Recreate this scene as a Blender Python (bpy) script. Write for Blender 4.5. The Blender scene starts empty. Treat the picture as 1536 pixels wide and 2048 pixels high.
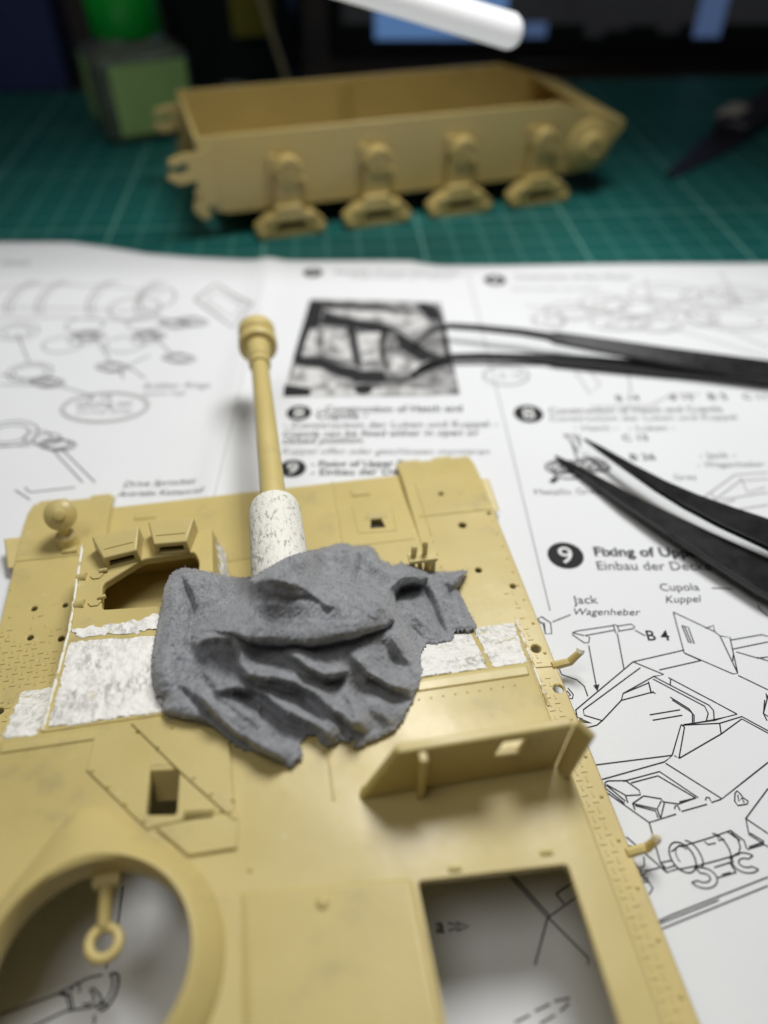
import bpy, bmesh, math, random
import numpy as np
from mathutils import Vector, Matrix, noise
random.seed(7)
rng = np.random.default_rng(7)
S = 0.01                      # everything below is written in centimetres
sc = bpy.context.scene
col = sc.collection

# ------------------------------------------------------------------ camera
CAM_H = 10.6; HZ = -0.5; CAM_HL = CAM_H-HZ; KS = CAM_H/11.1; PITCH = math.radians(43.5); FPX = 1540.0
cam = bpy.data.cameras.new('camera'); co = bpy.data.objects.new('camera', cam); col.objects.link(co)
co.location = (0, 0, CAM_H*S); co.rotation_euler = (math.pi/2-PITCH, 0, 0)
cam.sensor_fit = 'VERTICAL'; cam.sensor_height = 36; cam.lens = FPX/2048*36
cam.clip_start = 0.005; cam.clip_end = 20
cam.dof.use_dof = True; cam.dof.focus_distance = 0.119; cam.dof.aperture_fstop = cam.lens/3.3
sc.camera = co
# ------------------------------------------------------------------ world, desk lamp and added fill
w = bpy.data.worlds.new('World'); sc.world = w; w.use_nodes = True
w.node_tree.nodes['Background'].inputs[0].default_value = (0.95, 0.97, 1.0, 1)
w.node_tree.nodes['Background'].inputs[1].default_value = 0.03
ld = bpy.data.lights.new('desk_lamp_light', 'SPOT'); lo = bpy.data.objects.new('desk_lamp_light', ld); col.objects.link(lo)
lo.location = (4.6*S, 21.0*S, 28.0*S)
lo.rotation_euler = (Vector((-0.5, 6.0, 0))*S-lo.location).to_track_quat('-Z', 'Y').to_euler()
ld.energy = 3.3; ld.spot_size = math.radians(103); ld.spot_blend = 0.5; ld.shadow_soft_size = 0.062; ld.color = (1.0, 0.992, 0.975)
# added fill light above the near side, standing for no real lamp
l2 = bpy.data.lights.new('near_fill', 'AREA'); l2o = bpy.data.objects.new('near_fill', l2); col.objects.link(l2o)
l2.shape = 'DISK'; l2.size = 0.3; l2.energy = 0.6; l2.color = (1.0, 0.97, 0.93)
l2o.location = (-0.12, 0.0, 0.55)
l2o.rotation_euler = (Vector((0, 0.06, 0))-l2o.location).to_track_quat('-Z', 'Y').to_euler()
sc.render.engine = 'CYCLES'
sc.view_settings.view_transform = 'Standard'; sc.view_settings.look = 'None'
sc.view_settings.exposure = 0.0; sc.view_settings.gamma = 1.0
sc.render.resolution_x = 768; sc.render.resolution_y = 1024

# ------------------------------------------------------------------ measuring helpers
def ray(x, y):
    a = (x-768)/FPX; b = -(y-1024)/FPX
    return a, math.cos(PITCH)+b*math.sin(PITCH), -math.sin(PITCH)+b*math.cos(PITCH)
def at(x, y, z=0.0):
    r = ray(x, y); t = (z-CAM_H)/r[2]
    return Vector((r[0]*t, r[1]*t, z))
YAW = math.radians(9.8); cY, sY = math.cos(YAW), math.sin(YAW)
U0, V0 = -0.5, 5.0
def uv(x, y, z):              # point seen at a pixel at height z, in hull coordinates
    p = at(x, y, z+HZ); return cY*p.x+sY*p.y, -sY*p.x+cY*p.y

# ------------------------------------------------------------------ materials
def srgb(r, g, b):
    f = lambda c: (c/255/12.92) if c <= 10 else ((c/255+0.055)/1.055)**2.4
    return (f(r), f(g), f(b), 1)
def mat(name, colr, rough=0.5, var=0.0, nscale=60, bump=0.0, bscale=300, spec=0.5, sss=0.0, trans=0.0, emit=None, estr=0, metal=0, sheen=0, second=None, lo_=0.45, hi_=0.6, detail=6):
    m = bpy.data.materials.new(name); m.use_nodes = True
    nt = m.node_tree; b = nt.nodes['Principled BSDF']
    b.inputs['Base Color'].default_value = colr; b.inputs['Roughness'].default_value = rough
    b.inputs['Specular IOR Level'].default_value = spec; b.inputs['Metallic'].default_value = metal
    if sss:
        b.inputs['Subsurface Weight'].default_value = sss; b.inputs['Subsurface Radius'].default_value = (0.9, 0.6, 0.25); b.inputs['Subsurface Scale'].default_value = 0.002
    if trans: b.inputs['Transmission Weight'].default_value = trans
    if sheen: b.inputs['Sheen Weight'].default_value = sheen; b.inputs['Sheen Roughness'].default_value = 0.5
    if emit: b.inputs['Emission Color'].default_value = emit; b.inputs['Emission Strength'].default_value = estr
    tc = nt.nodes.new('ShaderNodeTexCoord')
    if var or second:
        n = nt.nodes.new('ShaderNodeTexNoise'); n.inputs['Scale'].default_value = nscale; n.inputs['Detail'].default_value = detail
        nt.links.new(tc.outputs['Object'], n.inputs['Vector'])
        cr = nt.nodes.new('ShaderNodeValToRGB')
        cr.color_ramp.elements[0].position = lo_ if second else 0.3; cr.color_ramp.elements[1].position = hi_ if second else 0.7
        c0 = second or tuple(c*(1-var) for c in colr[:3])+(1,)
        cr.color_ramp.elements[0].color = c0
        cr.color_ramp.elements[1].color = colr if second else tuple(min(1, c*(1+var)) for c in colr[:3])+(1,)
        nt.links.new(n.outputs['Fac'], cr.inputs['Fac']); nt.links.new(cr.outputs['Color'], b.inputs['Base Color'])
        if not second:
            mr = nt.nodes.new('ShaderNodeMapRange'); mr.inputs['To Min'].default_value = max(0, rough-0.1); mr.inputs['To Max'].default_value = rough+0.1
            nt.links.new(n.outputs['Fac'], mr.inputs['Value']); nt.links.new(mr.outputs['Result'], b.inputs['Roughness'])
    if bump:
        n2 = nt.nodes.new('ShaderNodeTexNoise'); n2.inputs['Scale'].default_value = bscale; n2.inputs['Detail'].default_value = 5
        nt.links.new(tc.outputs['Object'], n2.inputs['Vector'])
        bp = nt.nodes.new('ShaderNodeBump'); bp.inputs['Strength'].default_value = bump; bp.inputs['Distance'].default_value = 0.0004
        nt.links.new(n2.outputs['Fac'], bp.inputs['Height']); nt.links.new(bp.outputs['Normal'], b.inputs['Normal'])
    return m
M = {}
M['tan'] = mat('tan_plastic', srgb(203, 185, 121), 0.42, 0.05, 90, 0.10, 500, sss=0.12)
def smudge(m, c, scale, lo_, hi_, amt):      # rubbed dirt with a shape of its own, mixed over the plastic
    nt = m.node_tree; b = nt.nodes['Principled BSDF']; src = b.inputs['Base Color'].links[0].from_socket
    tc = nt.nodes.new('ShaderNodeTexCoord'); n = nt.nodes.new('ShaderNodeTexNoise'); n.inputs['Scale'].default_value = scale; n.inputs['Detail'].default_value = 8; n.inputs['Roughness'].default_value = .65
    nt.links.new(tc.outputs['Object'], n.inputs['Vector'])
    mr = nt.nodes.new('ShaderNodeMapRange'); mr.inputs['From Min'].default_value = lo_; mr.inputs['From Max'].default_value = hi_; mr.inputs['To Max'].default_value = amt
    nt.links.new(n.outputs['Fac'], mr.inputs['Value'])
    mx = nt.nodes.new('ShaderNodeMixRGB'); mx.inputs[2].default_value = c; nt.links.new(mr.outputs['Result'], mx.inputs[0]); nt.links.new(src, mx.inputs[1]); nt.links.new(mx.outputs[0], b.inputs['Base Color'])
def wear(m):                # uneven gloss and fine sanding scratches
    nt = m.node_tree; N, L = nt.nodes.new, nt.links.new; b = nt.nodes['Principled BSDF']; tc = N('ShaderNodeTexCoord')
    n = N('ShaderNodeTexNoise'); n.inputs['Scale'].default_value = 70; n.inputs['Detail'].default_value = 7; L(tc.outputs['Object'], n.inputs['Vector'])
    mr = N('ShaderNodeMapRange'); mr.inputs['From Min'].default_value = .35; mr.inputs['From Max'].default_value = .65; mr.inputs['To Min'].default_value = .32; mr.inputs['To Max'].default_value = .52; L(n.outputs['Fac'], mr.inputs['Value']); L(mr.outputs[0], b.inputs['Roughness'])
    mp = N('ShaderNodeMapping'); mp.inputs['Scale'].default_value = (1, .06, .3); mp.inputs['Rotation'].default_value = (0, 0, .7); L(tc.outputs['Object'], mp.inputs[0])
    n2 = N('ShaderNodeTexNoise'); n2.inputs['Scale'].default_value = 2400; n2.inputs['Detail'].default_value = 3; L(mp.outputs[0], n2.inputs['Vector'])
    n3 = N('ShaderNodeTexNoise'); n3.inputs['Scale'].default_value = 130; n3.inputs['Detail'].default_value = 4; L(tc.outputs['Object'], n3.inputs['Vector'])
    ad = N('ShaderNodeMath'); ad.operation = 'MULTIPLY_ADD'; ad.inputs[1].default_value = .025; L(n2.outputs['Fac'], ad.inputs[0]); L(n3.outputs['Fac'], ad.inputs[2])
    bp = N('ShaderNodeBump'); bp.inputs['Strength'].default_value = .22; bp.inputs['Distance'].default_value = .0005; L(ad.outputs[0], bp.inputs['Height']); L(bp.outputs[0], b.inputs['Normal'])
wear(M['tan'])
smudge(M['tan'], srgb(150, 138, 112), 130, .56, .75, .45)
smudge(M['tan'], srgb(236, 230, 205), 420, .66, .76, .5)
M['tan_far'] = mat('tan_plastic_far', srgb(190, 169, 106), 0.30, 0.05, 60, 0.1, 400)
M['stain'] = mat('rubbed_tan', srgb(200, 177, 112), 0.5, second=srgb(150, 135, 105), nscale=140, lo_=0.36, hi_=0.52)
def putty_mat(name, white, grey, sc_, lo_, hi_, mlo, mhi, warm=True):
    m = mat(name, white, 0.6, bump=0.7, bscale=1100); nt = m.node_tree; N, L = nt.nodes.new, nt.links.new; b = nt.nodes['Principled BSDF']
    tc = N('ShaderNodeTexCoord'); mp = N('ShaderNodeMapping'); mp.inputs['Scale'].default_value = (1.0, 0.45, 0.45); mp.inputs['Rotation'].default_value = (0, 0, 0.5); L(tc.outputs['Object'], mp.inputs[0])
    def noise_(scale, a0, a1, det=10, vec=mp.outputs[0], rough_=.6):
        n = N('ShaderNodeTexNoise'); n.inputs['Scale'].default_value = scale; n.inputs['Detail'].default_value = det; n.inputs['Roughness'].default_value = rough_; L(vec, n.inputs['Vector'])
        r_ = N('ShaderNodeMapRange'); r_.inputs['From Min'].default_value = a0; r_.inputs['From Max'].default_value = a1; L(n.outputs['Fac'], r_.inputs['Value']); return r_.outputs[0]
    sp = noise_(sc_, hi_, lo_); mk = noise_(190, mlo, mhi, 5, tc.outputs['Object'])
    mu = N('ShaderNodeMath'); mu.operation = 'MULTIPLY'; L(sp, mu.inputs[0]); L(mk, mu.inputs[1])
    m1 = N('ShaderNodeMixRGB'); m1.inputs[1].default_value = white; m1.inputs[2].default_value = grey; L(mu.outputs[0], m1.inputs[0])
    m2 = N('ShaderNodeMixRGB'); m2.inputs[2].default_value = srgb(206, 190, 140); L(m1.outputs[0], m2.inputs[1])
    w_ = noise_(260, .62, .72, 8, tc.outputs['Object']); mw = N('ShaderNodeMath'); mw.operation = 'MULTIPLY'; mw.inputs[1].default_value = .75 if warm else 0; L(w_, mw.inputs[0]); L(mw.outputs[0], m2.inputs[0])
    L(m2.outputs[0], b.inputs['Base Color']); return m
M['putty'] = putty_mat('white_putty', srgb(242, 241, 235), srgb(186, 184, 178), 1300, .40, .56, .40, .62)
M['putty_speck'] = putty_mat('speckled_putty', srgb(238, 236, 226), srgb(160, 157, 146), 1700, .37, .47, .32, .55, False)
M['puttyline'] = mat('putty_line', srgb(240, 238, 225), 0.6, second=srgb(190, 170, 115), nscale=500, lo_=0.36, hi_=0.48, bump=0.7, bscale=900)
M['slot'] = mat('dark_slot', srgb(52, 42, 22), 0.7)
M['paper'] = mat('paper', srgb(231, 233, 235), 0.62, 0.015, 30, 0.10, 900, spec=0.3)
M['ink'] = mat('black_ink', srgb(44, 44, 46), 0.7, spec=0.2)
M['ink_grey'] = mat('grey_ink', srgb(125, 125, 126), 0.7, spec=0.2)
M['ink_light'] = mat('light_ink', srgb(178, 178, 178), 0.7, spec=0.2)
M['ink_white'] = mat('unprinted_paper', srgb(226, 227, 226), 0.7, spec=0.2)
M['ink_mid'] = mat('mid_ink', srgb(172, 172, 172), 0.7, spec=0.2, second=srgb(95, 95, 96), nscale=230, lo_=.36, hi_=.62)
M['ink_pale'] = mat('pale_ink', srgb(214, 214, 213), 0.7, spec=0.2, second=srgb(140, 140, 140), nscale=260, lo_=.34, hi_=.56)
M['tweezer'] = mat('black_coating', srgb(26, 26, 28), 0.32, 0.25, 300, 0.1, 600)
M['tweezer_edge'] = mat('brown_metal_edge', srgb(112, 98, 70), 0.35, metal=0.6)
M['desk'] = mat('dark_desk', srgb(52, 40, 32), 0.5, 0.2, 20)
M['navy'] = mat('navy_card', srgb(50, 62, 110), 0.6, 0.1, 20)
M['greybox'] = mat('grey_card', srgb(165, 160, 150), 0.6, 0.1, 20)
M['black'] = mat('black_plastic', srgb(16, 16, 17), 0.4, 0.1, 40)
M['darkglass'] = mat('dark_glazed', srgb(38, 40, 42), 0.25, 0.1, 40)
M['olive'] = mat('olive_label', srgb(120, 116, 35), 0.6, 0.15, 80)
M['beige'] = mat('beige_stick', srgb(165, 155, 120), 0.5, 0.1, 80)
M['capgreen'] = mat('green_cap', srgb(10, 165, 50), 0.4, 0.05, 60)
M['labelgreen'] = mat('green_label', srgb(160, 196, 122), 0.6, 0.06, 80)
M['glass'] = mat('jar_glass', srgb(198, 214, 194), 0.2, trans=0.85)
M['liquid'] = mat('cement_liquid', srgb(90, 84, 60), 0.3)
M['knife'] = mat('dark_blade', srgb(36, 36, 46), 0.45, 0.15, 60)
M['rod'] = mat('white_arm_glow', srgb(235, 236, 238), 0.4, emit=(1, 1, 1, 1), estr=0.22)  # self-glow added to brighten the near side of the white arm
M['blue'] = mat('screen_blue', (0.01, 0.01, 0.01, 1), 0.3, emit=srgb(92, 128, 178), estr=0.75)
M['blue2'] = mat('screen_blue_dim', (0.01, 0.01, 0.01, 1), 0.3, emit=srgb(72, 92, 128), estr=0.75)
M['screen'] = mat('screen_dark', (0.008, 0.008, 0.009, 1), 0.3, emit=(0.012, 0.012, 0.013, 1), estr=1)
M['screenblob'] = mat('screen_grey', (0.01, 0.01, 0.01, 1), 0.4, emit=srgb(27, 27, 29), estr=1)

def cutting_mat():
    m = bpy.data.materials.new('cutting_mat'); m.use_nodes = True; nt = m.node_tree; b = nt.nodes['Principled BSDF']
    N, L = nt.nodes.new, nt.links.new
    tc = N('ShaderNodeTexCoord')
    def lines(pitch, wid):
        outs = []
        sx = N('ShaderNodeSeparateXYZ'); L(tc.outputs['Object'], sx.inputs[0])
        for ax in 'XY':
            d = N('ShaderNodeMath'); d.operation = 'DIVIDE'; d.inputs[1].default_value = pitch; L(sx.outputs[ax], d.inputs[0])
            f = N('ShaderNodeMath'); f.operation = 'FRACT'; L(d.outputs[0], f.inputs[0])
            c = N('ShaderNodeMath'); c.operation = 'LESS_THAN'; c.inputs[1].default_value = wid/pitch; L(f.outputs[0], c.inputs[0]); outs.append(c)
        a = N('ShaderNodeMath'); a.operation = 'MAXIMUM'; L(outs[0].outputs[0], a.inputs[0]); L(outs[1].outputs[0], a.inputs[1]); return a
    n = N('ShaderNodeTexNoise'); n.inputs['Scale'].default_value = 25; n.inputs['Detail'].default_value = 6; L(tc.outputs['Object'], n.inputs['Vector'])
    cr = N('ShaderNodeValToRGB'); cr.color_ramp.elements[0].color = srgb(12, 80, 76); cr.color_ramp.elements[1].color = srgb(22, 92, 87)
    cr.color_ramp.elements[0].position = .3; cr.color_ramp.elements[1].position = .7; L(n.outputs['Fac'], cr.inputs['Fac'])
    mx1 = N('ShaderNodeMixRGB'); mx1.inputs[2].default_value = srgb(110, 168, 155)
    l1 = lines(0.01, 0.0006); f1 = N('ShaderNodeMath'); f1.operation = 'MULTIPLY'; f1.inputs[1].default_value = 0.33; L(l1.outputs[0], f1.inputs[0])
    L(f1.outputs[0], mx1.inputs[0]); L(cr.outputs[0], mx1.inputs[1])
    mx2 = N('ShaderNodeMixRGB'); mx2.inputs[2].default_value = srgb(130, 182, 170)
    l2_ = lines(0.05, 0.0009); f2 = N('ShaderNodeMath'); f2.operation = 'MULTIPLY'; f2.inputs[1].default_value = 0.3; L(l2_.outputs[0], f2.inputs[0])
    L(f2.outputs[0], mx2.inputs[0]); L(mx1.outputs[0], mx2.inputs[1])
    L(mx2.outputs[0], b.inputs['Base Color']); b.inputs['Roughness'].default_value = 0.5; b.inputs['Specular IOR Level'].default_value = 0.35
    bp = N('ShaderNodeBump'); bp.inputs['Strength'].default_value = .3; bp.inputs['Distance'].default_value = .0002
    n2 = N('ShaderNodeTexNoise'); n2.inputs['Scale'].default_value = 1200; L(tc.outputs['Object'], n2.inputs['Vector']); L(n2.outputs['Fac'], bp.inputs['Height']); L(bp.outputs[0], b.inputs['Normal'])
    return m
M['mat'] = cutting_mat()

def cloth_mat():
    M['fibre'] = mat('pale_fibre', srgb(182, 183, 186), 0.9)
    m = mat('grey_fuzzy_cloth', srgb(147, 149, 153), 0.95, 0.14, 900, 0.6, 1900, spec=0.1, sheen=0.35)
    return m
M['cloth'] = cloth_mat()
smudge(M['cloth'], srgb(96, 97, 102), 330, .48, .72, .5); smudge(M['cloth'], srgb(168, 170, 174), 1500, .55, .75, .5)

# ------------------------------------------------------------------ mesh helpers
class MB:
    open_up = False           # open sheets: normals must look up
    def __init__(s): s.v = []; s.f = []
    def add(s, vs, fs):
        o = len(s.v); s.v += [tuple(p) for p in vs]; s.f += [tuple(i+o for i in f) for f in fs]; return s
    def hexa(s, b, t):         # b, t: four points each, same winding (ccw from above)
        return s.add(list(b)+list(t), [(3, 2, 1, 0), (4, 5, 6, 7), (0, 1, 5, 4), (1, 2, 6, 5), (2, 3, 7, 6), (3, 0, 4, 7)])
    def box(s, c, d, rz=0.0):
        x, y, z = c; a, b, h = d[0]/2, d[1]/2, d[2]/2; ca, sa = math.cos(rz), math.sin(rz)
        q = [(x+i*a*ca-j*b*sa, y+i*a*sa+j*b*ca) for i, j in ((-1, -1), (1, -1), (1, 1), (-1, 1))]
        return s.hexa([(*p, z-h) for p in q], [(*p, z+h) for p in q])
    def prism(s, pts, off):    # planar polygon swept by a vector
        n = len(pts); off = Vector(off); a = [Vector(p) for p in pts]
        return s.add(a+[p+off for p in a], [tuple(range(n-1, -1, -1)), tuple(range(n, 2*n))]+[(i, (i+1) % n, (i+1) % n+n, i+n) for i in range(n)])
    def tube(s, path, rad, seg=12, cap=True, sq=None):
        P = [Vector(p) for p in path]; n = len(P); rings = []; up = Vector((0.013, 0.021, 1))
        for i in range(n):
            t = (P[min(i+1, n-1)]-P[max(i-1, 0)]).normalized()
            a = t.cross(up);
            if a.length < 1e-3: a = t.cross(Vector((1, 0, 0)))
            a.normalize(); b = a.cross(t).normalized(); r = rad[i] if hasattr(rad, '__len__') else rad
            rings.append([P[i]+(a*math.cos(2*math.pi*k/seg)+b*math.sin(2*math.pi*k/seg))*r for k in range(seg)])
        vs = [p for r in rings for p in r]
        fs = [(i*seg+k, i*seg+(k+1) % seg, (i+1)*seg+(k+1) % seg, (i+1)*seg+k) for i in range(n-1) for k in range(seg)]
        if cap: fs += [tuple(range(seg-1, -1, -1)), tuple(range((n-1)*seg, n*seg))]
        return s.add(vs, fs)
    def lathe(s, c, axis, prof, seg=32):    # prof: (distance along axis, radius)
        ax = Vector(axis).normalized(); c = Vector(c)
        return s.tube2([c+ax*d for d, r in prof], [max(r, 1e-4) for d, r in prof], ax, seg)
    def tube2(s, P, R, ax, seg):
        a = ax.cross(Vector((0.01, 0.02, 1)));
        if a.length < 0.1: a = ax.cross(Vector((1, 0, 0)))
        a.normalize(); b = a.cross(ax)
        vs = [p+(a*math.cos(2*math.pi*k/seg)+b*math.sin(2*math.pi*k/seg))*r for p, r in zip(P, R) for k in range(seg)]
        n = len(P)
        fs = [(i*seg+k, i*seg+(k+1) % seg, (i+1)*seg+(k+1) % seg, (i+1)*seg+k) for i in range(n-1) for k in range(seg)]
        fs += [tuple(range(seg-1, -1, -1)), tuple(range((n-1)*seg, n*seg))]
        return s.add(vs, fs)
    def mesh(s, name, f=lambda p: p):
        me = bpy.data.meshes.new(name); me.from_pydata([[c*S for c in f(p)] for p in s.v], [], s.f)
        bm = bmesh.new(); bm.from_mesh(me); bmesh.ops.recalc_face_normals(bm, faces=bm.faces)
        if s.open_up and sum(q.normal.z for q in bm.faces) < 0: bmesh.ops.reverse_faces(bm, faces=bm.faces)
        bm.to_mesh(me); bm.free()
        return me
    def build(s, name, m, parent=None, f=lambda p: p, bevel=0, seg=2, smooth=False, cut=None, ang=30):
        me = s.mesh(name, f); o = bpy.data.objects.new(name, me); col.objects.link(o)
        if cut: boolean(o, cut)
        o.data.materials.clear(); o.data.materials.append(m)
        if parent: o.parent = parent
        if bevel:
            b = o.modifiers.new('bevel', 'BEVEL'); b.width = bevel*S; b.segments = seg; b.limit_method = 'ANGLE'; b.angle_limit = math.radians(ang); b.use_clamp_overlap = True
        if smooth or bevel: smooth_by_angle(o)
        return o
def smooth_by_angle(o, a=40):
    me = o.data
    for p in me.polygons: p.use_smooth = True
    try: me.set_sharp_from_angle(angle=math.radians(a))
    except Exception: pass
def boolean(o, cutters):
    tmp = []
    for c in cutters:
        co_ = bpy.data.objects.new('cutter', c); col.objects.link(co_); tmp.append(co_)
        md = o.modifiers.new('b', 'BOOLEAN'); md.operation = 'DIFFERENCE'; md.object = co_; md.solver = 'EXACT'
    bpy.context.view_layer.update()
    dg = bpy.context.evaluated_depsgraph_get()
    me = bpy.data.meshes.new_from_object(o.evaluated_get(dg))
    o.modifiers.clear(); o.data = me
    for c in tmp: bpy.data.objects.remove(c)
def tag(o, label, cat, group=None, kind=None):
    o['label'] = label; o['category'] = cat
    if group: o['group'] = group
    if kind: o['kind'] = kind
    return o
def empty(name, loc, rz=0.0):
    o = bpy.data.objects.new(name, None); col.objects.link(o); o.location = [c*S for c in loc]; o.rotation_euler = (0, 0, rz); o.empty_display_size = 0.01
    return o
def smat(o): o['kind'] = 'structure'; return o

# ------------------------------------------------------------------ desk, cutting mat
b = MB().box((0, 40, -1.33), (260, 190, 2.0)); smat(b.build('desk', M['desk']))
TH = math.radians(4.4)
mo = MB().box((0, 0, -0.18), (70, 62, 0.30)).build('cutting_mat', M['mat'], bevel=0.05)
back = at(760, 168, -0.03)
mo.location = ((back.x+math.sin(TH)*31)*S, (back.y-31*math.cos(TH))*S, 0); mo.rotation_euler = (0, 0, TH)
tag(mo, 'dark green gridded cutting mat under the paper and the models', 'cutting mat')

# ------------------------------------------------------------------ instruction sheet
def ph(x, y):                 # height of the wavy paper over the mat
    h = 0.0; x, y = x/KS, y/KS
    h += 0.16*math.exp(-((x+10.5)/3.6)**2)*max(0, min(1, (y-18.5)/5.2))**2
    h += 0.10*math.exp(-((x+3.65)/0.35)**2)*max(0, min(1, (y-5)/6))
    h += 0.05*max(0, (y-20)/3.5)**2*(0.55+0.35*math.sin(x*0.75+1.0)) if y > 20 else 0
    h += 0.05*math.exp(-((x-9)/4)**2-((y-19)/3)**2)
    h += 0.012*(math.sin(x*.9+y*.35)+math.sin(y*.8-x*.3+1.3)+1.9)*max(0, min(1, (y-13)/5))*max(0, min(1, (abs(x+.4)-3.6)/1.5))
    return h
top_edge = [(-200, 486), (0, 487), (140, 490), (215, 500), (300, 511), (400, 515), (560, 516), (820, 518), (850, 524), (880, 527), (1536, 522), (1800, 521)]
tw = [at(x, y, 0) for x, y in top_edge]
def ytop(x):
    for a, b_ in zip(tw, tw[1:]):
        if a.x <= x <= b_.x: return a.y+(b_.y-a.y)*(x-a.x)/(b_.x-a.x)
    return tw[-1].y if x > 0 else tw[0].y
nx, ny = 150, 90; pv = []; pf = []
for j in range(ny+1):
    for i in range(nx+1):
        x = -15.0+30.0*i/nx; yt = ytop(x)-0.2; y = -3.5+(yt+3.5)*j/ny
        pv.append((x, y, ph(x, y)))
for j in range(ny):
    for i in range(nx):
        a = j*(nx+1)+i; pf.append((a, a+1, a+nx+2, a+nx+1))
MB.open_up = True
sheet = MB().add(pv, pf).build('instruction_sheet', M['paper'], smooth=True)
sd = sheet.modifiers.new('thick', 'SOLIDIFY'); sd.thickness = 0.00025; sd.offset = -1
tag(sheet, 'white printed kit instruction sheet spread under the tan upper hull', 'paper')
INK = 0.006
def pp(x, y, lift=INK):       # pixel -> point just above the paper
    q = at(x, y, 0); return Vector((q.x, q.y, ph(q.x, q.y)+lift))
class Ink(MB):
    def line(s, pts, wd=0.022, lift=INK, world=False):
        P = [Vector(p) if world else at(*p, 0) for p in pts]; P = [Vector((p.x, p.y, 0)) for p in P]
        Q = []
        for a, b_ in zip(P, P[1:]):
            n = max(1, int((b_-a).length/0.5))
            Q += [a.lerp(b_, k/n) for k in range(n)]
        Q.append(P[-1]); vs = []
        for i, p in enumerate(Q):
            t = (Q[min(i+1, len(Q)-1)]-Q[max(i-1, 0)])
            if t.length < 1e-6: t = Vector((1, 0, 0))
            t.normalize(); nrm = Vector((-t.y, t.x, 0))*wd/2
            for q in (p+nrm, p-nrm): vs.append((q.x, q.y, ph(q.x, q.y)+lift))
        return s.add(vs, [(2*i, 2*i+1, 2*i+3, 2*i+2) for i in range(len(Q)-1)])
    def poly(s, pts, lift=INK):
        vs = [pp(*p, lift) for p in pts]; return s.add(vs, [tuple(range(len(vs)))])
    def disc(s, x, y, r, lift=INK, r0=0.0, ry=None):
        c = at(x, y, 0); n = 28; ry = ry or r; vs = []
        for k in range(n):
            a = 2*math.pi*k/n
            vs.append((c.x+r*math.cos(a), c.y+ry*math.sin(a), ph(c.x, c.y)+lift+0.004*(ph(c.x, c.y) > .02)))
        if not r0: return s.add(vs, [tuple(range(n))])
        for k in range(n):
            a = 2*math.pi*k/n; vs.append((c.x+r0*math.cos(a), c.y+r0*ry/r*math.sin(a), vs[0][2]))
        return s.add(vs, [(k, (k+1) % n, (k+1) % n+n, k+n) for k in range(n)])
    def ell(s, x, y, r, ry=None, wd=0.022, a0=0, a1=360, rot=0):
        c = at(x, y, 0); ry = ry or r; n = max(8, int(abs(a1-a0)/10)); P = []
        cr_, sr_ = math.cos(rot), math.sin(rot)
        for k in range(n+1):
            a = math.radians(a0+(a1-a0)*k/n); ex, ey = r*math.cos(a), ry*math.sin(a)
            P.append((c.x+ex*cr_-ey*sr_, c.y+ex*sr_+ey*cr_, 0))
        return s.line(P, wd, world=True)
    def ink(s, name, m):
        o = s.build(name, m, sheet)
        if name == 'printed_drawing': o['kind'] = 'stuff'
        return o
def text(st, p0, p1, hs=1.0, bold=0.0, shear=0.0, m=None, name='printed_text', lift=INK, parent=None):
    cu = bpy.data.curves.new('t', 'FONT'); cu.body = st; cu.size = 1; cu.offset = bold; cu.shear = shear; cu.resolution_u = 3
    o = bpy.data.objects.new('t', cu); col.objects.link(o); bpy.context.view_layer.update()
    me = bpy.data.meshes.new_from_object(o.evaluated_get(bpy.context.evaluated_depsgraph_get()))
    bpy.data.objects.remove(o); bpy.data.curves.remove(cu)
    xs = [v.co.x for v in me.vertices]; x0, x1 = min(xs), max(xs)
    a = at(*p0, 0); d = at(*p1, 0)-a; k = d.length/(x1-x0); d.normalize(); n = Vector((-d.y, d.x, 0))
    for v in me.vertices:
        q = a+d*(v.co.x-x0)*k+n*v.co.y*k*hs
        v.co = Vector((q.x, q.y, ph(q.x, q.y)+lift))*S
    me.materials.clear(); me.materials.append(m or M['ink'])
    o = bpy.data.objects.new(name, me); col.objects.link(o); o.parent = parent or sheet
    return o
def step(n, x, y, r, ring=True):
    o = Ink().disc(x, y, r).ink('step_number', M['ink'])
    q = at(x, y, 0); wd = r*0.42
    pa = (q.x-wd, q.y-r*0.52); pb = (q.x+wd, q.y-r*0.52)
    cu = bpy.data.curves.new('t', 'FONT'); cu.body = n; cu.size = 1; cu.offset = 0.008
    t = bpy.data.objects.new('t', cu); col.objects.link(t); bpy.context.view_layer.update()
    me = bpy.data.meshes.new_from_object(t.evaluated_get(bpy.context.evaluated_depsgraph_get())); bpy.data.objects.remove(t)
    xs = [v.co.x for v in me.vertices]; ys = [v.co.y for v in me.vertices]; k = 1.25*r/(max(ys)-min(ys)); cx, cy = (min(xs)+max(xs))/2, (min(ys)+max(ys))/2
    for v in me.vertices:
        v.co = Vector((q.x+(v.co.x-cx)*k, q.y+(v.co.y-cy)*k, ph(q.x, q.y)+INK+0.007))*S
    me.materials.clear(); me.materials.append(M['ink_white'])
    t = bpy.data.objects.new('numeral', me); col.objects.link(t); t.parent = o
# --- column rules and fold
Ink().line([(935, 545), (1018, 880), (1100, 1222)], 0.018).ink('printed_rule', M['ink_grey'])
Ink().line([(528, 556), (484, 770), (430, 1000), (405, 1110)], 0.018).ink('printed_rule', M['ink_light'])
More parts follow.
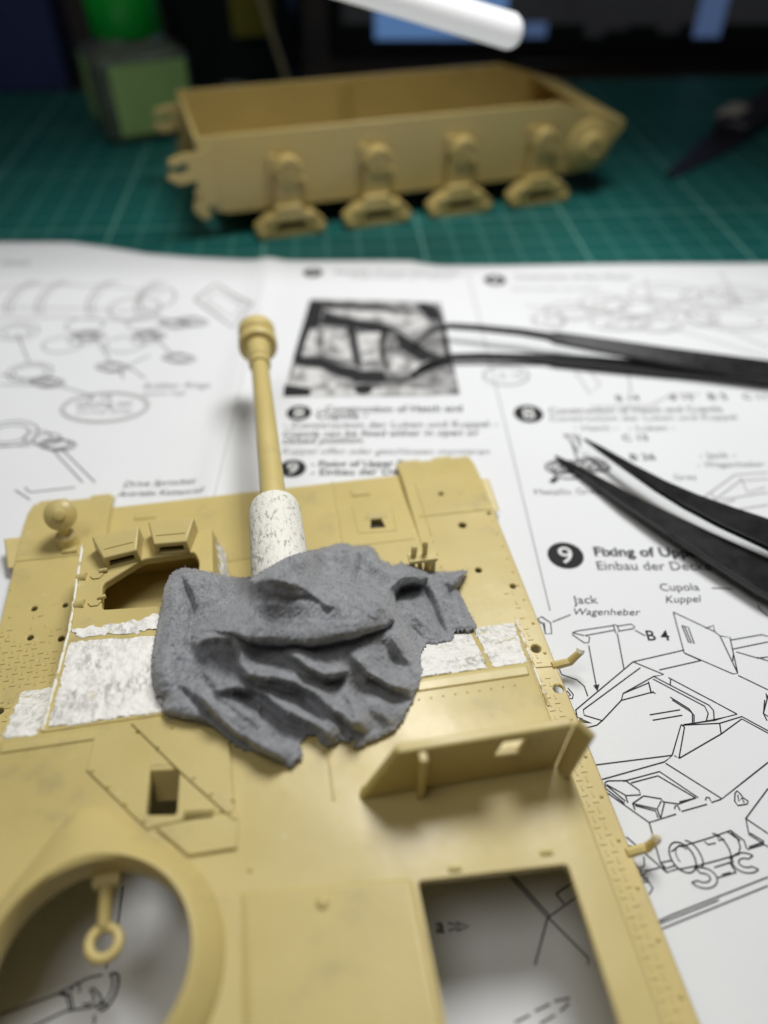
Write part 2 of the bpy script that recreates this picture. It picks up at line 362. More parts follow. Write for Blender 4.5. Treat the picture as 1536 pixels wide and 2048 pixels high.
# --- in-focus step nine
step('9', 1131, 1111, 0.34); step('8', 1057, 828, 0.34); step('8', 598, 826, 0.29); step('9', 585, 937, 0.29); step('7', 626, 546, 0.29); step('6', 990, 561, 0.32)
text('Fixing of Upper', (1190, 1112), (1412, 1114), 1.0, 0.025)
text('Einbau der Decke', (1196, 1140), (1424, 1141), 1.05, 0.0, m=M['ink'])
text('Cupola', (1322, 1182), (1400, 1181), 1.0); text('Kuppel', (1332, 1206), (1406, 1204), 1.0, 0.0, 0.3)
text('Jack', (1147, 1208), (1197, 1207), 1.0); text('Wagenheber', (1150, 1230), (1283, 1231), 0.95, 0.0, 0.3)
text('B 4', (1296, 1281), (1341, 1281), 1.0, 0.01)
text('Metallic Grey', (1070, 990), (1203, 988), 1.0, m=M['ink_grey'])
text('a', (872, 1866), (889, 1866), 1.0, 0.015); text('Grey', (1350, 960), (1395, 959), 1.0, m=M['ink_grey'])
text('Construction of Hatch and Cupola', (1099, 828), (1446, 824), 1.1, 0.012, m=M['ink_grey']); text('Construction der Luken und Kuppel', (1100, 843), (1475, 840), 1.0, m=M['ink_grey'])
text('- Hatch -', (1150, 862), (1236, 861), 1.0, m=M['ink_grey']); text('- Luken -', (1258, 862), (1352, 861), 1.0, m=M['ink_grey'])
text('C 15', (1247, 882), (1298, 881), 1.0, 0.01); text('B 26', (1263, 921), (1313, 920), 1.0, 0.01)
text('- Jack -', (1400, 917), (1474, 916), 1.0, m=M['ink_grey']); text('- Wagenheber -', (1396, 935), (1545, 933), 1.0, 0, 0.3, m=M['ink_grey'])
text('B 14', (1234, 803), (1280, 802), 1.0, 0.01); text('B 15', (1342, 801), (1388, 801), 1.0, 0.01); text('B 5', (1419, 801), (1456, 801), 1.0, 0.01); text('C 11', (1488, 801), (1534, 801), 1.0, 0.01)
text('C 12', (1000, 757), (1046, 756), 1.0, m=M['ink_grey'])
text('- Construction of Hatch and', (634, 825), (925, 823), 1.2, 0.015); text('Cupola -', (632, 838), (735, 837), 1.1, 0.015)
text('- Construction der Luken und Kuppel -', (567, 857), (996, 854), 1.1, m=M['ink']); text('Cupola can be fixed either in open or', (566, 874), (960, 871), 1.1, 0.008, 0.2, m=M['ink'])
text('closed position.', (565, 888), (728, 886), 1.1, 0.008, 0.2, m=M['ink']); text('Kuppel offen oder geschlossen montieren', (563, 908), (980, 909), 1.1, 0, 0.3, m=M['ink_grey'])
text('- Fixing of Upper Deck -', (622, 934), (860, 932), 1.1, 0.02); text('- Einbau der Decke -', (622, 951), (850, 949), 1.1, 0.01); text('Super', (580, 990), (640, 989), 1.1, 0.02)
text('Assembly of Lower Hull and Gun', (668, 549), (922, 553), 1.4, m=M['ink_grey']); text('Zusammenbau der Wanne', (700, 558), (900, 561), 1.2, m=M['ink_light'])
text('Construction of Gun Mount', (1030, 559), (1262, 562), 1.4, m=M['ink_grey']); text('Zusammenbau der Lafette', (1024, 581), (1200, 583), 1.2, m=M['ink_light'])
text('Drive Sprocket', (246, 975), (392, 968), 1.1, 0, 0.3); text('Antriebs Kettenrad', (233, 994), (409, 988), 1.1, 0, 0.3)
text('Rubber Rings', (286, 779), (420, 776), 1.1, 0, 0.2, m=M['ink_grey']); text('Gummi ringe', (286, 793), (370, 790), 1.1, 0, 0.2, m=M['ink_grey'])
text('A 16', (172, 802), (222, 800), 1.0, m=M['ink_grey']); text('Gluing on', (152, 816), (262, 813), 1.1, m=M['ink_grey']); text('Drive Side', (152, 830), (262, 828), 1.1, m=M['ink_light'])
text('Wheels', (0, 538), (60, 537), 1.3, m=M['ink_grey'])

# --- line drawings of step nine (two zoom frames of the sheet)
def c4(p): return 980+p[0]*0.362, 960+p[1]*0.362
def c5(p): return 1080+p[0]*0.3164, 1400+p[1]*0.3164
d = Ink()
for pts in [[(262, 770), (285, 755), (335, 790), (340, 850), (305, 850), (295, 800), (262, 770)], [(272, 790), (300, 790), (305, 848)],
            [(285, 757), (335, 790)], [(345, 785), (445, 745)], [(1225, 598), (1340, 602)],
            [(520, 860), (455, 845), (455, 855), (520, 900), (545, 900), (550, 870), (525, 860), (690, 830)], [(455, 845), (480, 835), (680, 805)],
            [(680, 800), (700, 803), (715, 835), (695, 848), (680, 800)], [(705, 808), (780, 797), (800, 812), (790, 822), (715, 835)],
            [(800, 830), (858, 862)], [(545, 915), (587, 1140)], [(703, 850), (740, 1045)],
            [(1012, 730), (1072, 955), (1342, 1072), (1368, 1068), (1325, 870), (1270, 862), (1240, 838), (1012, 730)], [(1270, 862), (1368, 1068)],
            [(1060, 805), (1095, 815), (1128, 905), (1097, 897), (1060, 805)], [(1075, 812), (1112, 900)], [(1190, 820), (1235, 805), (1240, 838)],
            [(1330, 885), (1500, 855), (1536, 865)], [(1340, 935), (1536, 895)], [(1360, 950), (1480, 985), (1536, 978)], [(1345, 960), (1340, 1000)],
            [(1072, 940), (790, 1005), (475, 1270), (478, 1330), (500, 1345)], [(790, 1005), (960, 1075), (905, 1085), (735, 1180), (725, 1218), (620, 1330), (590, 1355), (500, 1378)],
            [(830, 1038), (515, 1270), (520, 1300), (620, 1330)], [(1165, 998), (935, 1050)], [(1075, 958), (1165, 998)], [(1370, 1080), (1536, 1160)],
            [(735, 1180), (880, 1120), (890, 1172), (915, 1180)], [(725, 1218), (905, 1170)], [(875, 1115), (890, 1180)],
            [(900, 1100), (1185, 1250), (1205, 1290), (1195, 1330)], [(905, 1085), (940, 1105), (1210, 1245), (1235, 1275), (1238, 1330)], [(985, 1092), (998, 1100), (995, 1135)], [(985, 1092), (1363, 1292), (1240, 1328), (1070, 1352)],
            [(995, 1200), (1100, 1265), (1118, 1290), (1118, 1340)], [(1005, 1215), (1105, 1278), (1127, 1300), (1127, 1338)], [(882, 1298), (1050, 1270)], [(898, 1328), (1062, 1300)],
            [(365, 1000), (395, 1075), (480, 1105), (520, 1140), (540, 1195)], [(430, 1150), (460, 1185), (455, 1210), (430, 1205)], [(425, 1165), (445, 1190), (432, 1195)],
            [(1480, 690), (1490, 715), (1536, 755)], [(1536, 1190), (1510, 1290), (1530, 1330)], [(1525, 1180), (1530, 1210)],
            [(1475, 980), (1536, 1000)]]:
    d.line([c4(p) for p in pts], 0.020)
for pts in [[(225, 60), (235, 110), (270, 120)], [(345, 412), (835, 350), (785, 392), (385, 505)], [(835, 350), (890, 160), (1135, 148), (1275, 105), (1441, 195)],
            [(850, 352), (878, 370), (913, 172)], [(913, 172), (892, 155)], [(878, 370), (1145, 215), (1275, 120), (1441, 210)], [(1135, 148), (1145, 215)], [(1080, 0), (1245, 92), (1100, 125), (905, 160)],
            [(793, 400), (1150, 625), (1441, 395)], [(525, 515), (755, 453), (1000, 618), (875, 658), (780, 645)], [(575, 525), (745, 480), (985, 620)], [(985, 620), (880, 645)],
            [(410, 522), (430, 512), (540, 510), (625, 570), (635, 600), (545, 605), (420, 535)], [(410, 522), (415, 560), (535, 655)], [(540, 605), (555, 650)], [(420, 540), (540, 640)],
            [(585, 655), (655, 607), (765, 625), (785, 655), (762, 748)], [(585, 655), (740, 690), (765, 640)], [(585, 655), (600, 695)], [(600, 668), (730, 702), (745, 745)], [(740, 690), (760, 745)],
            [(385, 560), (690, 775), (860, 722)], [(690, 775), (760, 1030)], [(895, 705), (1055, 660)], [(850, 690), (855, 670), (870, 668), (885, 700)], [(1045, 635), (1052, 615), (1068, 617), (1085, 648), (1145, 628)],
            [(1232, 590), (1245, 575), (1262, 590), (1285, 620), (1315, 640), (1310, 658), (1250, 668), (1230, 640), (1232, 590)], [(1250, 600), (1255, 640), (1275, 620), (1290, 650)],
            [(1441, 560), (1300, 750), (1320, 850), (1441, 930)], [(1300, 750), (1441, 845)], [(1325, 840), (1415, 895), (1410, 915), (1310, 945)], [(1320, 930), (1410, 900)],
            [(830, 960), (880, 920), (910, 922), (1080, 870), (1205, 825), (1290, 890), (1305, 940)], [(880, 1070), (990, 1050), (1140, 1010), (1260, 975)],
            [(545, 865), (800, 1090), (880, 1065)], [(760, 1030), (830, 1015)], [(770, 1040), (800, 1065), (860, 1045)], [(760, 1030), (805, 1095)],
            [(1180, 830), (1250, 880), (1265, 930), (1255, 975)], [(1205, 825), (1215, 845), (1265, 890)], [(1040, 895), (1060, 915), (1110, 905)], [(1120, 860), (1130, 890), (1165, 880)],
            [(1100, 1060), (1225, 1020)], [(1120, 1125), (1240, 1090)], [(1150, 1105), (1205, 1090)], [(1200, 1030), (1235, 1085)],
                                    [(745, 1400), (830, 1360), (1441, 1120)], [(750, 1455), (1441, 1175)], [(740, 1420), (1130, 1265)],
            [(580, 1000), (625, 1065), (660, 1045), (655, 990)], [(635, 1070), (640, 1110), (680, 1140), (712, 1190), (690, 1230)], [(640, 1110), (670, 1100)], [(650, 1135), (682, 1122)], [(640, 1150), (690, 1150)], [(660, 1085), (755, 1060)],
            [(1420, 0), (1412, 85), (1441, 105)], [(545, 915), (590, 930)]]:
    d.line([c5(p) for p in pts], 0.020)
d.ink('printed_drawing', M['ink'])
e = Ink()
q = c5((900, 995)); e.ell(q[0], q[1], 0.16, 0.21, 0.022, rot=0.3); q = c5((965, 975)); e.ell(q[0], q[1], 0.10, 0.19, 0.02, -80, 90, rot=0.3); q = c5((1140, 930)); e.ell(q[0], q[1], 0.10, 0.19, 0.02, -80, 90, rot=0.3)
q = c5((905, 990)); e.ell(q[0]+2, q[1], 0.10, 0.14, 0.014, 30, 200, rot=0.3)
for (wx_, wy_), a0_, a1_ in (((1030, 1125), 205, 470), ((1300, 1030), 45, 320)):
    q = c5((wx_, wy_)); e.ell(q[0], q[1], .185, .135, .02, a0_, a1_); e.ell(q[0], q[1], .095, .06, .02, a0_+10, a1_-10)
    c_ = at(*q, 0)
    for aa_ in (a0_, a1_):
        a_ = math.radians(aa_); a2_ = math.radians(aa_+(10 if aa_ == a0_ else -10)); e.line([(c_.x+.185*math.cos(a_), c_.y+.135*math.sin(a_), 0), (c_.x+.095*math.cos(a2_), c_.y+.06*math.sin(a2_), 0)], .02, world=True)
e.ink('printed_drawing', M['ink'])
for pts in ([c4((570, 1135)), c4((605, 1130)), c4((593, 1168))], [c4((495, 1315)), c4((565, 1345)), c4((488, 1340))], [(1098, 962), (1110, 953), (1118, 960), (1105, 968)]): Ink().poly(pts).ink('printed_arrow', M['ink'])
# --- drawings seen through the openings of the hull
d = Ink()
for pts in [[(1008, 1740), (1095, 1836), (1180, 1775)], [(1016, 1740), (1099, 1832)], [(1095, 1836), (1070, 1930)], [(1097, 1836), (1178, 1918), (1176, 1930)], [(1112, 1788), (1128, 1808)], [(1112, 1788), (1150, 1762)],
            [(896, 1846), (920, 1853), (897, 1862)], [(912, 1845), (938, 1853), (913, 1862)],
            [(1030, 2045), (1060, 2030)], [(1070, 2023), (1100, 2008)], [(1108, 2003), (1140, 1996)], [(1080, 2048), (1110, 2030)], [(1120, 2024), (1138, 2006)],
            [(246, 1772), (236, 1850)], [(216, 1922), (212, 1938)], [(190, 2030), (188, 2050)],
            [(0, 2030), (115, 1988), (165, 1962)], [(0, 2085), (130, 2023), (185, 2014)], [(118, 1988), (134, 1992), (140, 2020)], [(124, 1986), (141, 1990), (147, 2018)],
            [(165, 1962), (180, 1955), (205, 1950)], [(185, 2014), (200, 2005), (215, 2012)], [(185, 1975), (200, 1990), (205, 2005)], [(180, 1978), (190, 1998), (178, 2010), (165, 2008)]]:
    d.line(pts, 0.022)
d.ell(216, 1983, 0.10, 0.20, 0.03, -100, 120, rot=-0.2).ell(205, 1982, 0.10, 0.18, 0.02, -90, 90, rot=-0.2).ell(150, 1985, 0.05, 0.1, 0.02, 0, 180)
for r_ in (0.42, 0.33, 0.18): d.ell(282, 1190, r_, r_*0.8, 0.04)
d.ink('printed_drawing', M['ink'])
# --- blurred drawings of the far half of the sheet
d = Ink()
for x, y, r_ in [(35, 665, 0.55), (35, 665, 0.35), (170, 652, 0.5), (292, 648, 0.5), (125, 690, 0.5), (165, 680, 0.35), (250, 690, 0.5), (292, 680, 0.35), (60, 745, 0.55), (60, 745, 0.4), (20, 868, 0.62), (20, 868, 0.42), (95, 880, 0.3), (75, 875, 0.3)]:
    d.ell(x, y, r_, r_*0.75, 0.035)
for x, y in [(225, 735), (358, 718), (95, 765), (350, 650), (385, 645), (115, 890), (300, 672), (178, 672)]:
    for k in range(3): d.ell(x+k*7-7, y+k*2-2, 0.32, 0.18, 0.04)
for pts in [[(35, 670), (58, 725)], [(185, 665), (220, 722)], [(300, 665), (345, 712)], [(120, 895), (190, 965)], [(105, 900), (165, 965)], [(0, 750), (95, 765), (180, 790)], [(50, 975), (60, 985), (150, 975)], [(250, 735), (300, 712)], [(260, 735), (290, 758)],
            [(0, 770), (95, 770)], [(30, 980), (60, 1000)], [(240, 738), (246, 758)], [(60, 892), (0, 892)]]:
    d.line(pts, 0.035)
d.ink('printed_drawing', M['ink_grey'])
d = Ink().ell(210, 815, 1.02, 0.60, 0.05).ell(210, 815, 0.95, 0.54, 0.04); d.ink('printed_drawing', M['ink_light'])
d = Ink()
for k, x in enumerate([45, 105, 205, 300]):
    d.ell(x, 600, 0.35, 0.9, 0.07, 70, 250).ell(x+12, 600, 0.35, 0.9, 0.05, 70, 250)
d.line([(-20, 582), (100, 575), (220, 578), (330, 590)], 0.05).line([(-20, 640), (120, 636), (260, 645), (330, 640)], 0.05).line([(0, 618), (160, 620), (320, 628)], 0.05)
d.ell(270, 620, 0.7, 0.6, 0.07).ell(315, 600, 0.5, 0.6, 0.07)
d.line([(390, 602), (432, 570), (505, 612), (465, 655), (390, 602)], 0.10).line([(412, 604), (435, 583), (486, 612), (462, 636), (412, 604)], 0.05)
for x, y, r_, s_ in [(1270, 620, .9, .6), (1210, 610, .7, .5), (1330, 590, 1.0, .6), (1140, 625, .7, .5), (1390, 640, .6, .5), (1460, 640, 1.2, .7), (1480, 590, .9, .5), (1240, 650, .8, .4), (1100, 640, .4, .5), (1310, 655, .7, .4), (1420, 600, .8, .6)]:
    d.ell(x, y, r_, s_, 0.05).ell(x+8, y+3, r_*0.6, s_*0.6, 0.05)
for pts in [[(1050, 612), (1180, 625), (1250, 640)], [(1200, 660), (1400, 600), (1536, 590)], [(1290, 560), (1300, 620), (1400, 640)], [(1340, 620), (1536, 700)], [(1060, 630), (1070, 655)], [(1440, 545), (1480, 620)], [(1330, 660), (1536, 720)], [(1150, 745), (1180, 790), (1200, 770), (1180, 745)], [(1180, 815), (1300, 812), (1345, 790), (1400, 790)], [(1255, 745), (1262, 790)],
            [(1400, 1000), (1470, 950), (1536, 945)], [(1410, 1015), (1480, 962), (1536, 958)], [(1440, 1000), (1536, 985)], [(1470, 1020), (1536, 1010)], [(1480, 955), (1495, 985), (1530, 975)], [(1420, 985), (1440, 1010), (1470, 1000)], [(1385, 1000), (1400, 1030)]]:
    d.line(pts, 0.04)
d.ink('printed_drawing', M['ink_light'])
d = Ink()
for pts in [[(1128, 870), (1142, 882), (1156, 905)], [(1145, 870), (1158, 885)], [(1142, 882), (1155, 920)], [(1128, 870), (1158, 872), (1160, 895)], [(1180, 920), (1200, 935)]]: d.line(pts, 0.05)
for x, y, r_ in [(1120, 935, .30), (1120, 935, .2), (1183, 930, .33), (1183, 930, .22), (1150, 935, .3), (1135, 945, .3), (1200, 935, .2)]: d.ell(x, y, r_, r_*.7, 0.06)
d.ell(1012, 752, 0.55, 0.4, 0.04)
d.ink('printed_drawing', M['ink_grey'])
# --- printed photograph in the middle column
def cb(p): return 500+p[0]*0.3516, 500+p[1]*0.3516
ph_o = Ink().poly([cb(p) for p in [(185, 835), (345, 280), (1085, 300), (1195, 825)]]).ink('printed_photo', M['ink_mid'])
d1 = Ink()
for pts in [[(340, 290), (420, 290), (400, 420), (340, 560), (265, 640), (245, 620)], [(420, 350), (520, 380), (620, 400), (760, 420), (830, 450), (830, 470), (700, 470), (560, 440), (400, 430)], [(550, 430), (600, 450), (620, 640), (640, 700), (590, 640), (570, 520)],
            [(745, 460), (785, 470), (760, 560), (790, 680), (760, 660), (735, 560)], [(260, 610), (400, 610), (520, 660), (620, 680), (600, 740), (500, 720), (400, 670), (260, 655)], [(500, 690), (760, 690), (780, 740), (900, 735), (900, 755), (600, 755)],
            [(960, 300), (1060, 320), (1100, 400), (1020, 400), (960, 340)], [(195, 770), (340, 780), (350, 830), (190, 835)], [(1085, 400), (1110, 420), (1140, 620), (1150, 680), (1110, 600)], [(820, 450), (1020, 580), (1090, 600), (980, 640), (850, 560)], [(420, 300), (760, 320), (960, 350), (950, 365), (700, 345), (430, 330)]]:
    d1.poly([cb(p) for p in pts], INK+0.005)
d1.build('dark_tone', M['ink'], ph_o)
d2 = Ink()
for pts in [[(430, 340), (700, 350), (950, 360), (1030, 430), (900, 470), (800, 410), (600, 390), (430, 345)], [(610, 480), (740, 470), (730, 620), (640, 640)], [(420, 450), (540, 460), (590, 640), (420, 600)], [(260, 670), (400, 680), (500, 740), (480, 790), (360, 790), (215, 770)], [(350, 790), (600, 790), (1010, 790), (1050, 832), (340, 835)], [(345, 450), (385, 450), (370, 590), (290, 600)],
            [(820, 600), (960, 650), (960, 720), (800, 690)]]:
    d2.poly([cb(p) for p in pts], INK+0.008)
d2.build('light_tone', M['ink_pale'], ph_o)
Ink().disc(*cb((645, 795)), 0.22, INK+0.012).build('dark_tone', M['ink'], ph_o)
MB.open_up = False
# ================================================================== UPPER HULL
ux, uy = cY*U0-sY*V0, sY*U0+cY*V0
hull = empty('upper_hull', (ux, uy, HZ), YAW)   # its own zero lies below the sheet it stands on
tag(hull, 'tan plastic upper hull of a model tank with gun, partly coated in white putty', 'model tank')
def H(p): return (p[0]-U0, p[1]-V0, p[2])
def hb(mb, name, m=None, parent=None, **k): return mb.build(name, m or M['tan'], parent or hull, f=H, **k)
def cutm(mb): return mb.mesh('c', lambda p: p)
def cutter(mb):               # cutter mesh in the same local space as the part
    return mb.mesh('c', H)
ZF, ZD = 0.8, 2.0
# ---- superstructure: hollow casemate with openings
out = bmesh.new()
bq = [(-4.5, -1.0, 0.74), (3.58, -1.0, 0.74), (3.58, 7.72, 0.74), (-4.5, 7.72, 0.74)]
tq = [(-4.08, -1.0, ZD), (3.14, -1.0, ZD), (3.14, 6.02, ZD), (-4.08, 6.02, ZD)]
solid = MB().hexa(bq, tq)
inner = MB().hexa([(-4.36, -0.9, 0.5), (3.44, -0.9, 0.5), (3.44, 7.52, 0.5), (-4.36, 7.52, 0.5)], [(-3.94, -0.9, ZD-.13), (3.0, -0.9, ZD-.13), (3.0, 5.9, ZD-.13), (-3.94, 5.9, ZD-.13)])
RC = (-2.6, 3.05)
ring_cut = MB().lathe((RC[0], RC[1], 1.5), (0, 0, 1), [(0, 1.07), (1.2, 1.07)], 72)
def rrect(pts, r, n=4):       # rounded polygon in the plane
    o = []; N = len(pts)
    for i in range(N):
        p = Vector(pts[i]); a = (Vector(pts[i-1])-p); c = (Vector(pts[(i+1) % N])-p); rr = min(r, a.length*.45, c.length*.45)
        p0, p1 = p+a.normalized()*rr, p+c.normalized()*rr
        for k in range(n+1):
            t = k/n; o.append(tuple(p0*(1-t)**2+p*2*t*(1-t)+p1*t*t))
    return o
open_cut = MB().prism([(x, y, 1.5) for x, y in rrect([(0.97, -0.4), (2.68, -0.4), (2.72, 3.25), (0.97, 3.36)], 0.06)], (0, 0, 1))
slot_cut = MB().prism([(x, y, 1.5) for x, y in rrect([(-2.12, 4.66), (-1.75, 4.60), (-1.72, 5.26), (-2.09, 5.31)], 0.05)], (0, 0, 1))
sup = hb(solid, 'casemate', cut=[cutter(inner), cutter(ring_cut), cutter(open_cut), cutter(slot_cut), cutter(MB().box((-2.36, 7.2, 0.95), (1.9, 1.5, 0.95)))], bevel=0.035, seg=3)
# rim of the roof edge: raised lip along the front
hb(MB().box((-0.47, 5.90, ZD), (7.1, 0.16, 0.045)), 'roof_lip', bevel=0.02)
# ---- ring collar (rounded casting round the cupola hole)
n = 72; vs = []; fs = []
def tear(a):                  # outline of the casting, apex towards the gun
    r0, apex, aa = 1.40, 2.05, math.radians(98)
    dlt = abs((a-aa+math.pi) % (2*math.pi)-math.pi); tg = math.acos(r0/apex)
    r_ = r0/math.cos(tg-dlt) if dlt < tg else r0
    return r_-0.55*max(0, r_-1.80)
prof = [(0.0, -.01), (0.10, 0.06), (0.2, .10), (0.55, 0.19), (0.80, 0.27), (0.92, 0.285), (1.0, 0.24), (1.0, -0.14)]
for t, z in prof:
    for k in range(n):
        a = 2*math.pi*k/n; ro = tear(a+0.0)
        r_ = ro*(1-t)+1.06*t
        vs.append((RC[0]+r_*math.cos(a), RC[1]+r_*math.sin(a), ZD+0.002+z))
for j in range(len(prof)-1):
    for k in range(n): fs.append((j*n+k, j*n+(k+1) % n, (j+1)*n+(k+1) % n, (j+1)*n+k))
hb(MB().add(vs, fs), 'cupola_collar', smooth=True)
# ---- towing eye seen inside the ring
p0 = (*uv(216, 1762, 1.78), 1.78); p1 = (*uv(207, 1852, 1.62), 1.62); rc = (*uv(208, 1886, 1.60), 1.60)
te = MB().tube([p0, ((p0[0]+p1[0])/2, (p0[1]+p1[1])/2, 1.71), p1], [0.10, 0.085, 0.075], 12)
vs = []; fs = []; nu, nv = 28, 10
for i in range(nu):
    a = 2*math.pi*i/nu
    for j in range(nv):
        b_ = 2*math.pi*j/nv; r_ = 0.165+0.062*math.cos(b_)
        vs.append((rc[0]+r_*math.cos(a), rc[1]+r_*math.sin(a), rc[2]+0.06*math.sin(b_)))
for i in range(nu):
    for j in range(nv): fs.append((i*nv+j, ((i+1) % nu)*nv+j, ((i+1) % nu)*nv+(j+1) % nv, i*nv+(j+1) % nv))
te.add(vs, fs); te.box((p0[0], p0[1]+0.12, 1.82), (0.3, 0.4, 0.12)); hb(te, 'towing_eye', smooth=True)
# rivets (tiny, joined)
riv = MB()
def dome(c, r, h, mb=riv):
    n_ = 8; vs_ = []
    for t, s_ in ((0, 1), (0.55, 0.8), (1, 0.35)):
        for k in range(n_): vs_.append((c[0]+r*s_*math.cos(2*math.pi*k/n_), c[1]+r*s_*math.sin(2*math.pi*k/n_), c[2]+h*t))
    mb.add(vs_, [(j*n_+k, j*n_+(k+1) % n_, (j+1)*n_+(k+1) % n_, (j+1)*n_+k) for j in range(2) for k in range(n_)]+[tuple(range(2*n_, 3*n_))])
# ---- bolted plates on the deck
def plate(px, h, z0=ZD, name='deck_plate', bev=0.012):
    pts = [(*uv(x, y, z0+h), z0-0.01) for x, y in px]
    return hb(MB().prism(pts, (0, 0, h+0.01)), name, bevel=bev)
k5 = lambda p: (p[0]*0.5, 1380+p[1]*0.5)
slot_poly = MB().prism([(x, y, 1.5) for x, y in rrect([(-2.12, 4.66), (-1.75, 4.60), (-1.72, 5.26), (-2.09, 5.31)], 0.05)], (0, 0, 1))
pts = [(*uv(*k5(p), ZD+.03), ZD-0.01) for p in [(345, 318), (380, 180), (520, 128), (700, 300), (885, 470), (885, 490), (612, 545), (590, 558)]]
hb(MB().prism(pts, (0, 0, 0.04)), 'deck_plate', bevel=0.01, cut=[cutter(slot_poly)])
plate([k5(p) for p in [(522, 130), (700, 112), (915, 200), (935, 470), (950, 515), (935, 520), (720, 325)]], 0.06)
plate([k5(p) for p in [(622, 548), (885, 492), (955, 505), (948, 630), (755, 660)]], 0.045)
for a_, b_ in [((918, 215), (934, 470)), ((1310, 240), (1335, 440))]:
    q0, q1 = uv(*k5(a_), ZD), uv(*k5(b_), ZD)
    hb(MB().tube([(*q0, ZD+.002), (*q1, ZD+.002)], 0.018, 6), 'panel_seam')
hb(MB().hexa([(-1.16, -.9, ZD-.1), (.93, -.9, ZD-.1), (.93, 3.42, ZD-.1), (-1.16, 3.62, ZD-.1)], [(-1.0, -.9, ZD+.10), (.91, -.9, ZD+.36), (.91, 3.40, ZD+.03), (-1.0, 3.60, ZD+.02)]), 'engine_deck_plate', bevel=0.09, seg=4)
dm = uv(645, 1805, ZD+.04); dome((dm[0], dm[1], ZD+.0), .10, .07)
q0 = uv(*k5((800, 498)), ZD)
hb(MB().box((q0[0], q0[1], ZD+0.06), (0.34, 0.10, 0.06), -0.1).tube([(q0[0]-.17, q0[1]+.02, ZD+.09), (q0[0]+.17, q0[1]-.01, ZD+.09)], 0.035, 8), 'hinge', bevel=0.01)
# block standing at the head of the slot
q0 = uv(328, 1538, ZD)
hb(MB().hexa([(-2.10, 5.04, ZD-.42), (-1.72, 5.00, ZD-.42), (-1.70, 5.36, ZD-.42), (-2.10, 5.40, ZD-.42)], [(-2.10, 5.25, ZD+.02), (-1.72, 5.21, ZD+.02), (-1.70, 5.34, ZD+.02), (-2.10, 5.38, ZD+.02)]), 'slot_block', bevel=0.02)
for p in [(372, 322), (435, 387), (502, 455), (576, 522)]: dome((*uv(*k5(p), ZD+.03), ZD+.028), 0.028, 0.025)
for p in [(553, 158), (632, 228), (776, 350), (846, 416), (922, 486), (690, 150), (930, 440)]: dome((*uv(*k5(p), ZD+.06), ZD+.058), 0.028, 0.025)
for p in [(150, 220), (320, 185), (360, 175), (820, 655), (1000, 720)]: dome((*uv(*k5(p), ZD), ZD-.002), 0.03, 0.028)
for i in range(10): dome((1.3+0.17*i, 5.70, ZD-.002), 0.018, 0.016)
for v_ in np.arange(8.1, 11.6, 0.33):
    for u_ in (2.62, 3.86): dome((u_, v_, ZF-.002), 0.022, 0.02)
for v_ in np.arange(2.0, 7.6, 0.62): dome((3.86, v_, ZF-.002), 0.032, 0.03)
for p in [(20, 1235), (22, 1180), (30, 1130), (12, 1280)]: dome((*uv(*p, ZF), ZF-.002), 0.022, 0.02)
for u_ in np.arange(2.5, 3.9, 0.25): dome((u_, 11.45, ZF-.01), 0.02, 0.018)
o = hb(riv, 'rivets', smooth=True); o['kind'] = 'stuff'
# ---- splinter shield standing on the roof
shp = [(0.45, 4.42, ZD-.02), (0.92, 4.42, 3.0), (3.06, 4.42, 3.0), (2.98, 4.42, ZD-.02)]
hole = MB().prism([(2.12, 4.2, 2.52), (2.44, 4.2, 2.50), (2.54, 4.2, 2.82), (2.22, 4.2, 2.84)], (0, 0.5, 0))
sh = hb(MB().prism(shp, (0, 0.12, 0)), 'splinter_shield', cut=[cutter(hole)], bevel=0.04, seg=3)
sh_rib = hb(MB().hexa([(1.16, 4.30, ZD-.01), (1.26, 4.30, ZD-.01), (1.26, 4.43, ZD-.01), (1.16, 4.43, ZD-.01)], [(1.16, 4.28, 2.96), (1.26, 4.28, 2.96), (1.26, 4.43, 2.96), (1.16, 4.43, 2.96)]), 'shield_rib', bevel=0.02)
hb(MB().prism([(2.98, 4.44, ZD-.02), (3.06, 4.44, 3.0), (3.26, 4.30, 2.80), (3.04, 4.22, ZD-.02)], (0.09, 0.06, 0)), 'shield_cheek', bevel=0.025)
hb(MB().box((1.75, 4.56, ZD+0.015), (2.5, 0.06, 0.06)), 'shield_weld', bevel=0.02)
for u_ in (1.35, 2.45): hb(MB().tube([(u_, 3.42, ZD), (u_+.14, 3.41, ZD)], 0.035, 8), 'opening_hinge')
# ---- fenders
HOLES = []
def fender(uo, ui, holes, name='fender'):
    a, b_ = min(uo, ui), max(uo, ui)
    mb = MB().prism([(a, -1.0, ZF-.08), (a, -1.0, ZF), (a, 11.5, ZF), (a, 11.9, ZF-.05), (a, 12.35, ZF-.22), (a, 12.33, ZF-.30), (a, 11.9, ZF-.13), (a, 11.5, ZF-.08)], (b_-a, 0, 0))
    ins_ = uo+(0.53 if uo < 0 else -0.42)
    cy = MB().box(((ins_+ui+(0.5 if uo < 0 else -0.5))/2, 3.2, ZF), (abs(ui-ins_)+.5, 8.8, .6))
    for x, y, r_ in holes:
        q = uv(x, y, ZF); HOLES.append((q[0], q[1], r_)); cy.lathe((q[0], q[1], 0.5), (0, 0, 1), [(0, r_), (0.6, r_)], 16)
    return hb(mb, name, cut=[cutter(cy)], bevel=0.02)
fl = fender(-5.0, -3.42, [(68, 1217, .055), (130, 1210, .05), (60, 1275, .055), (122, 1277, .06), (-1, 1422, .06)])
fr = fender(3.97, 2.38, [(882, 987, .05), (925, 1050, .075), (957, 1140, .06), (1026, 1172, .055), (1072, 1297, .08), (1117, 1377, .08), (978, 1026, .04)])
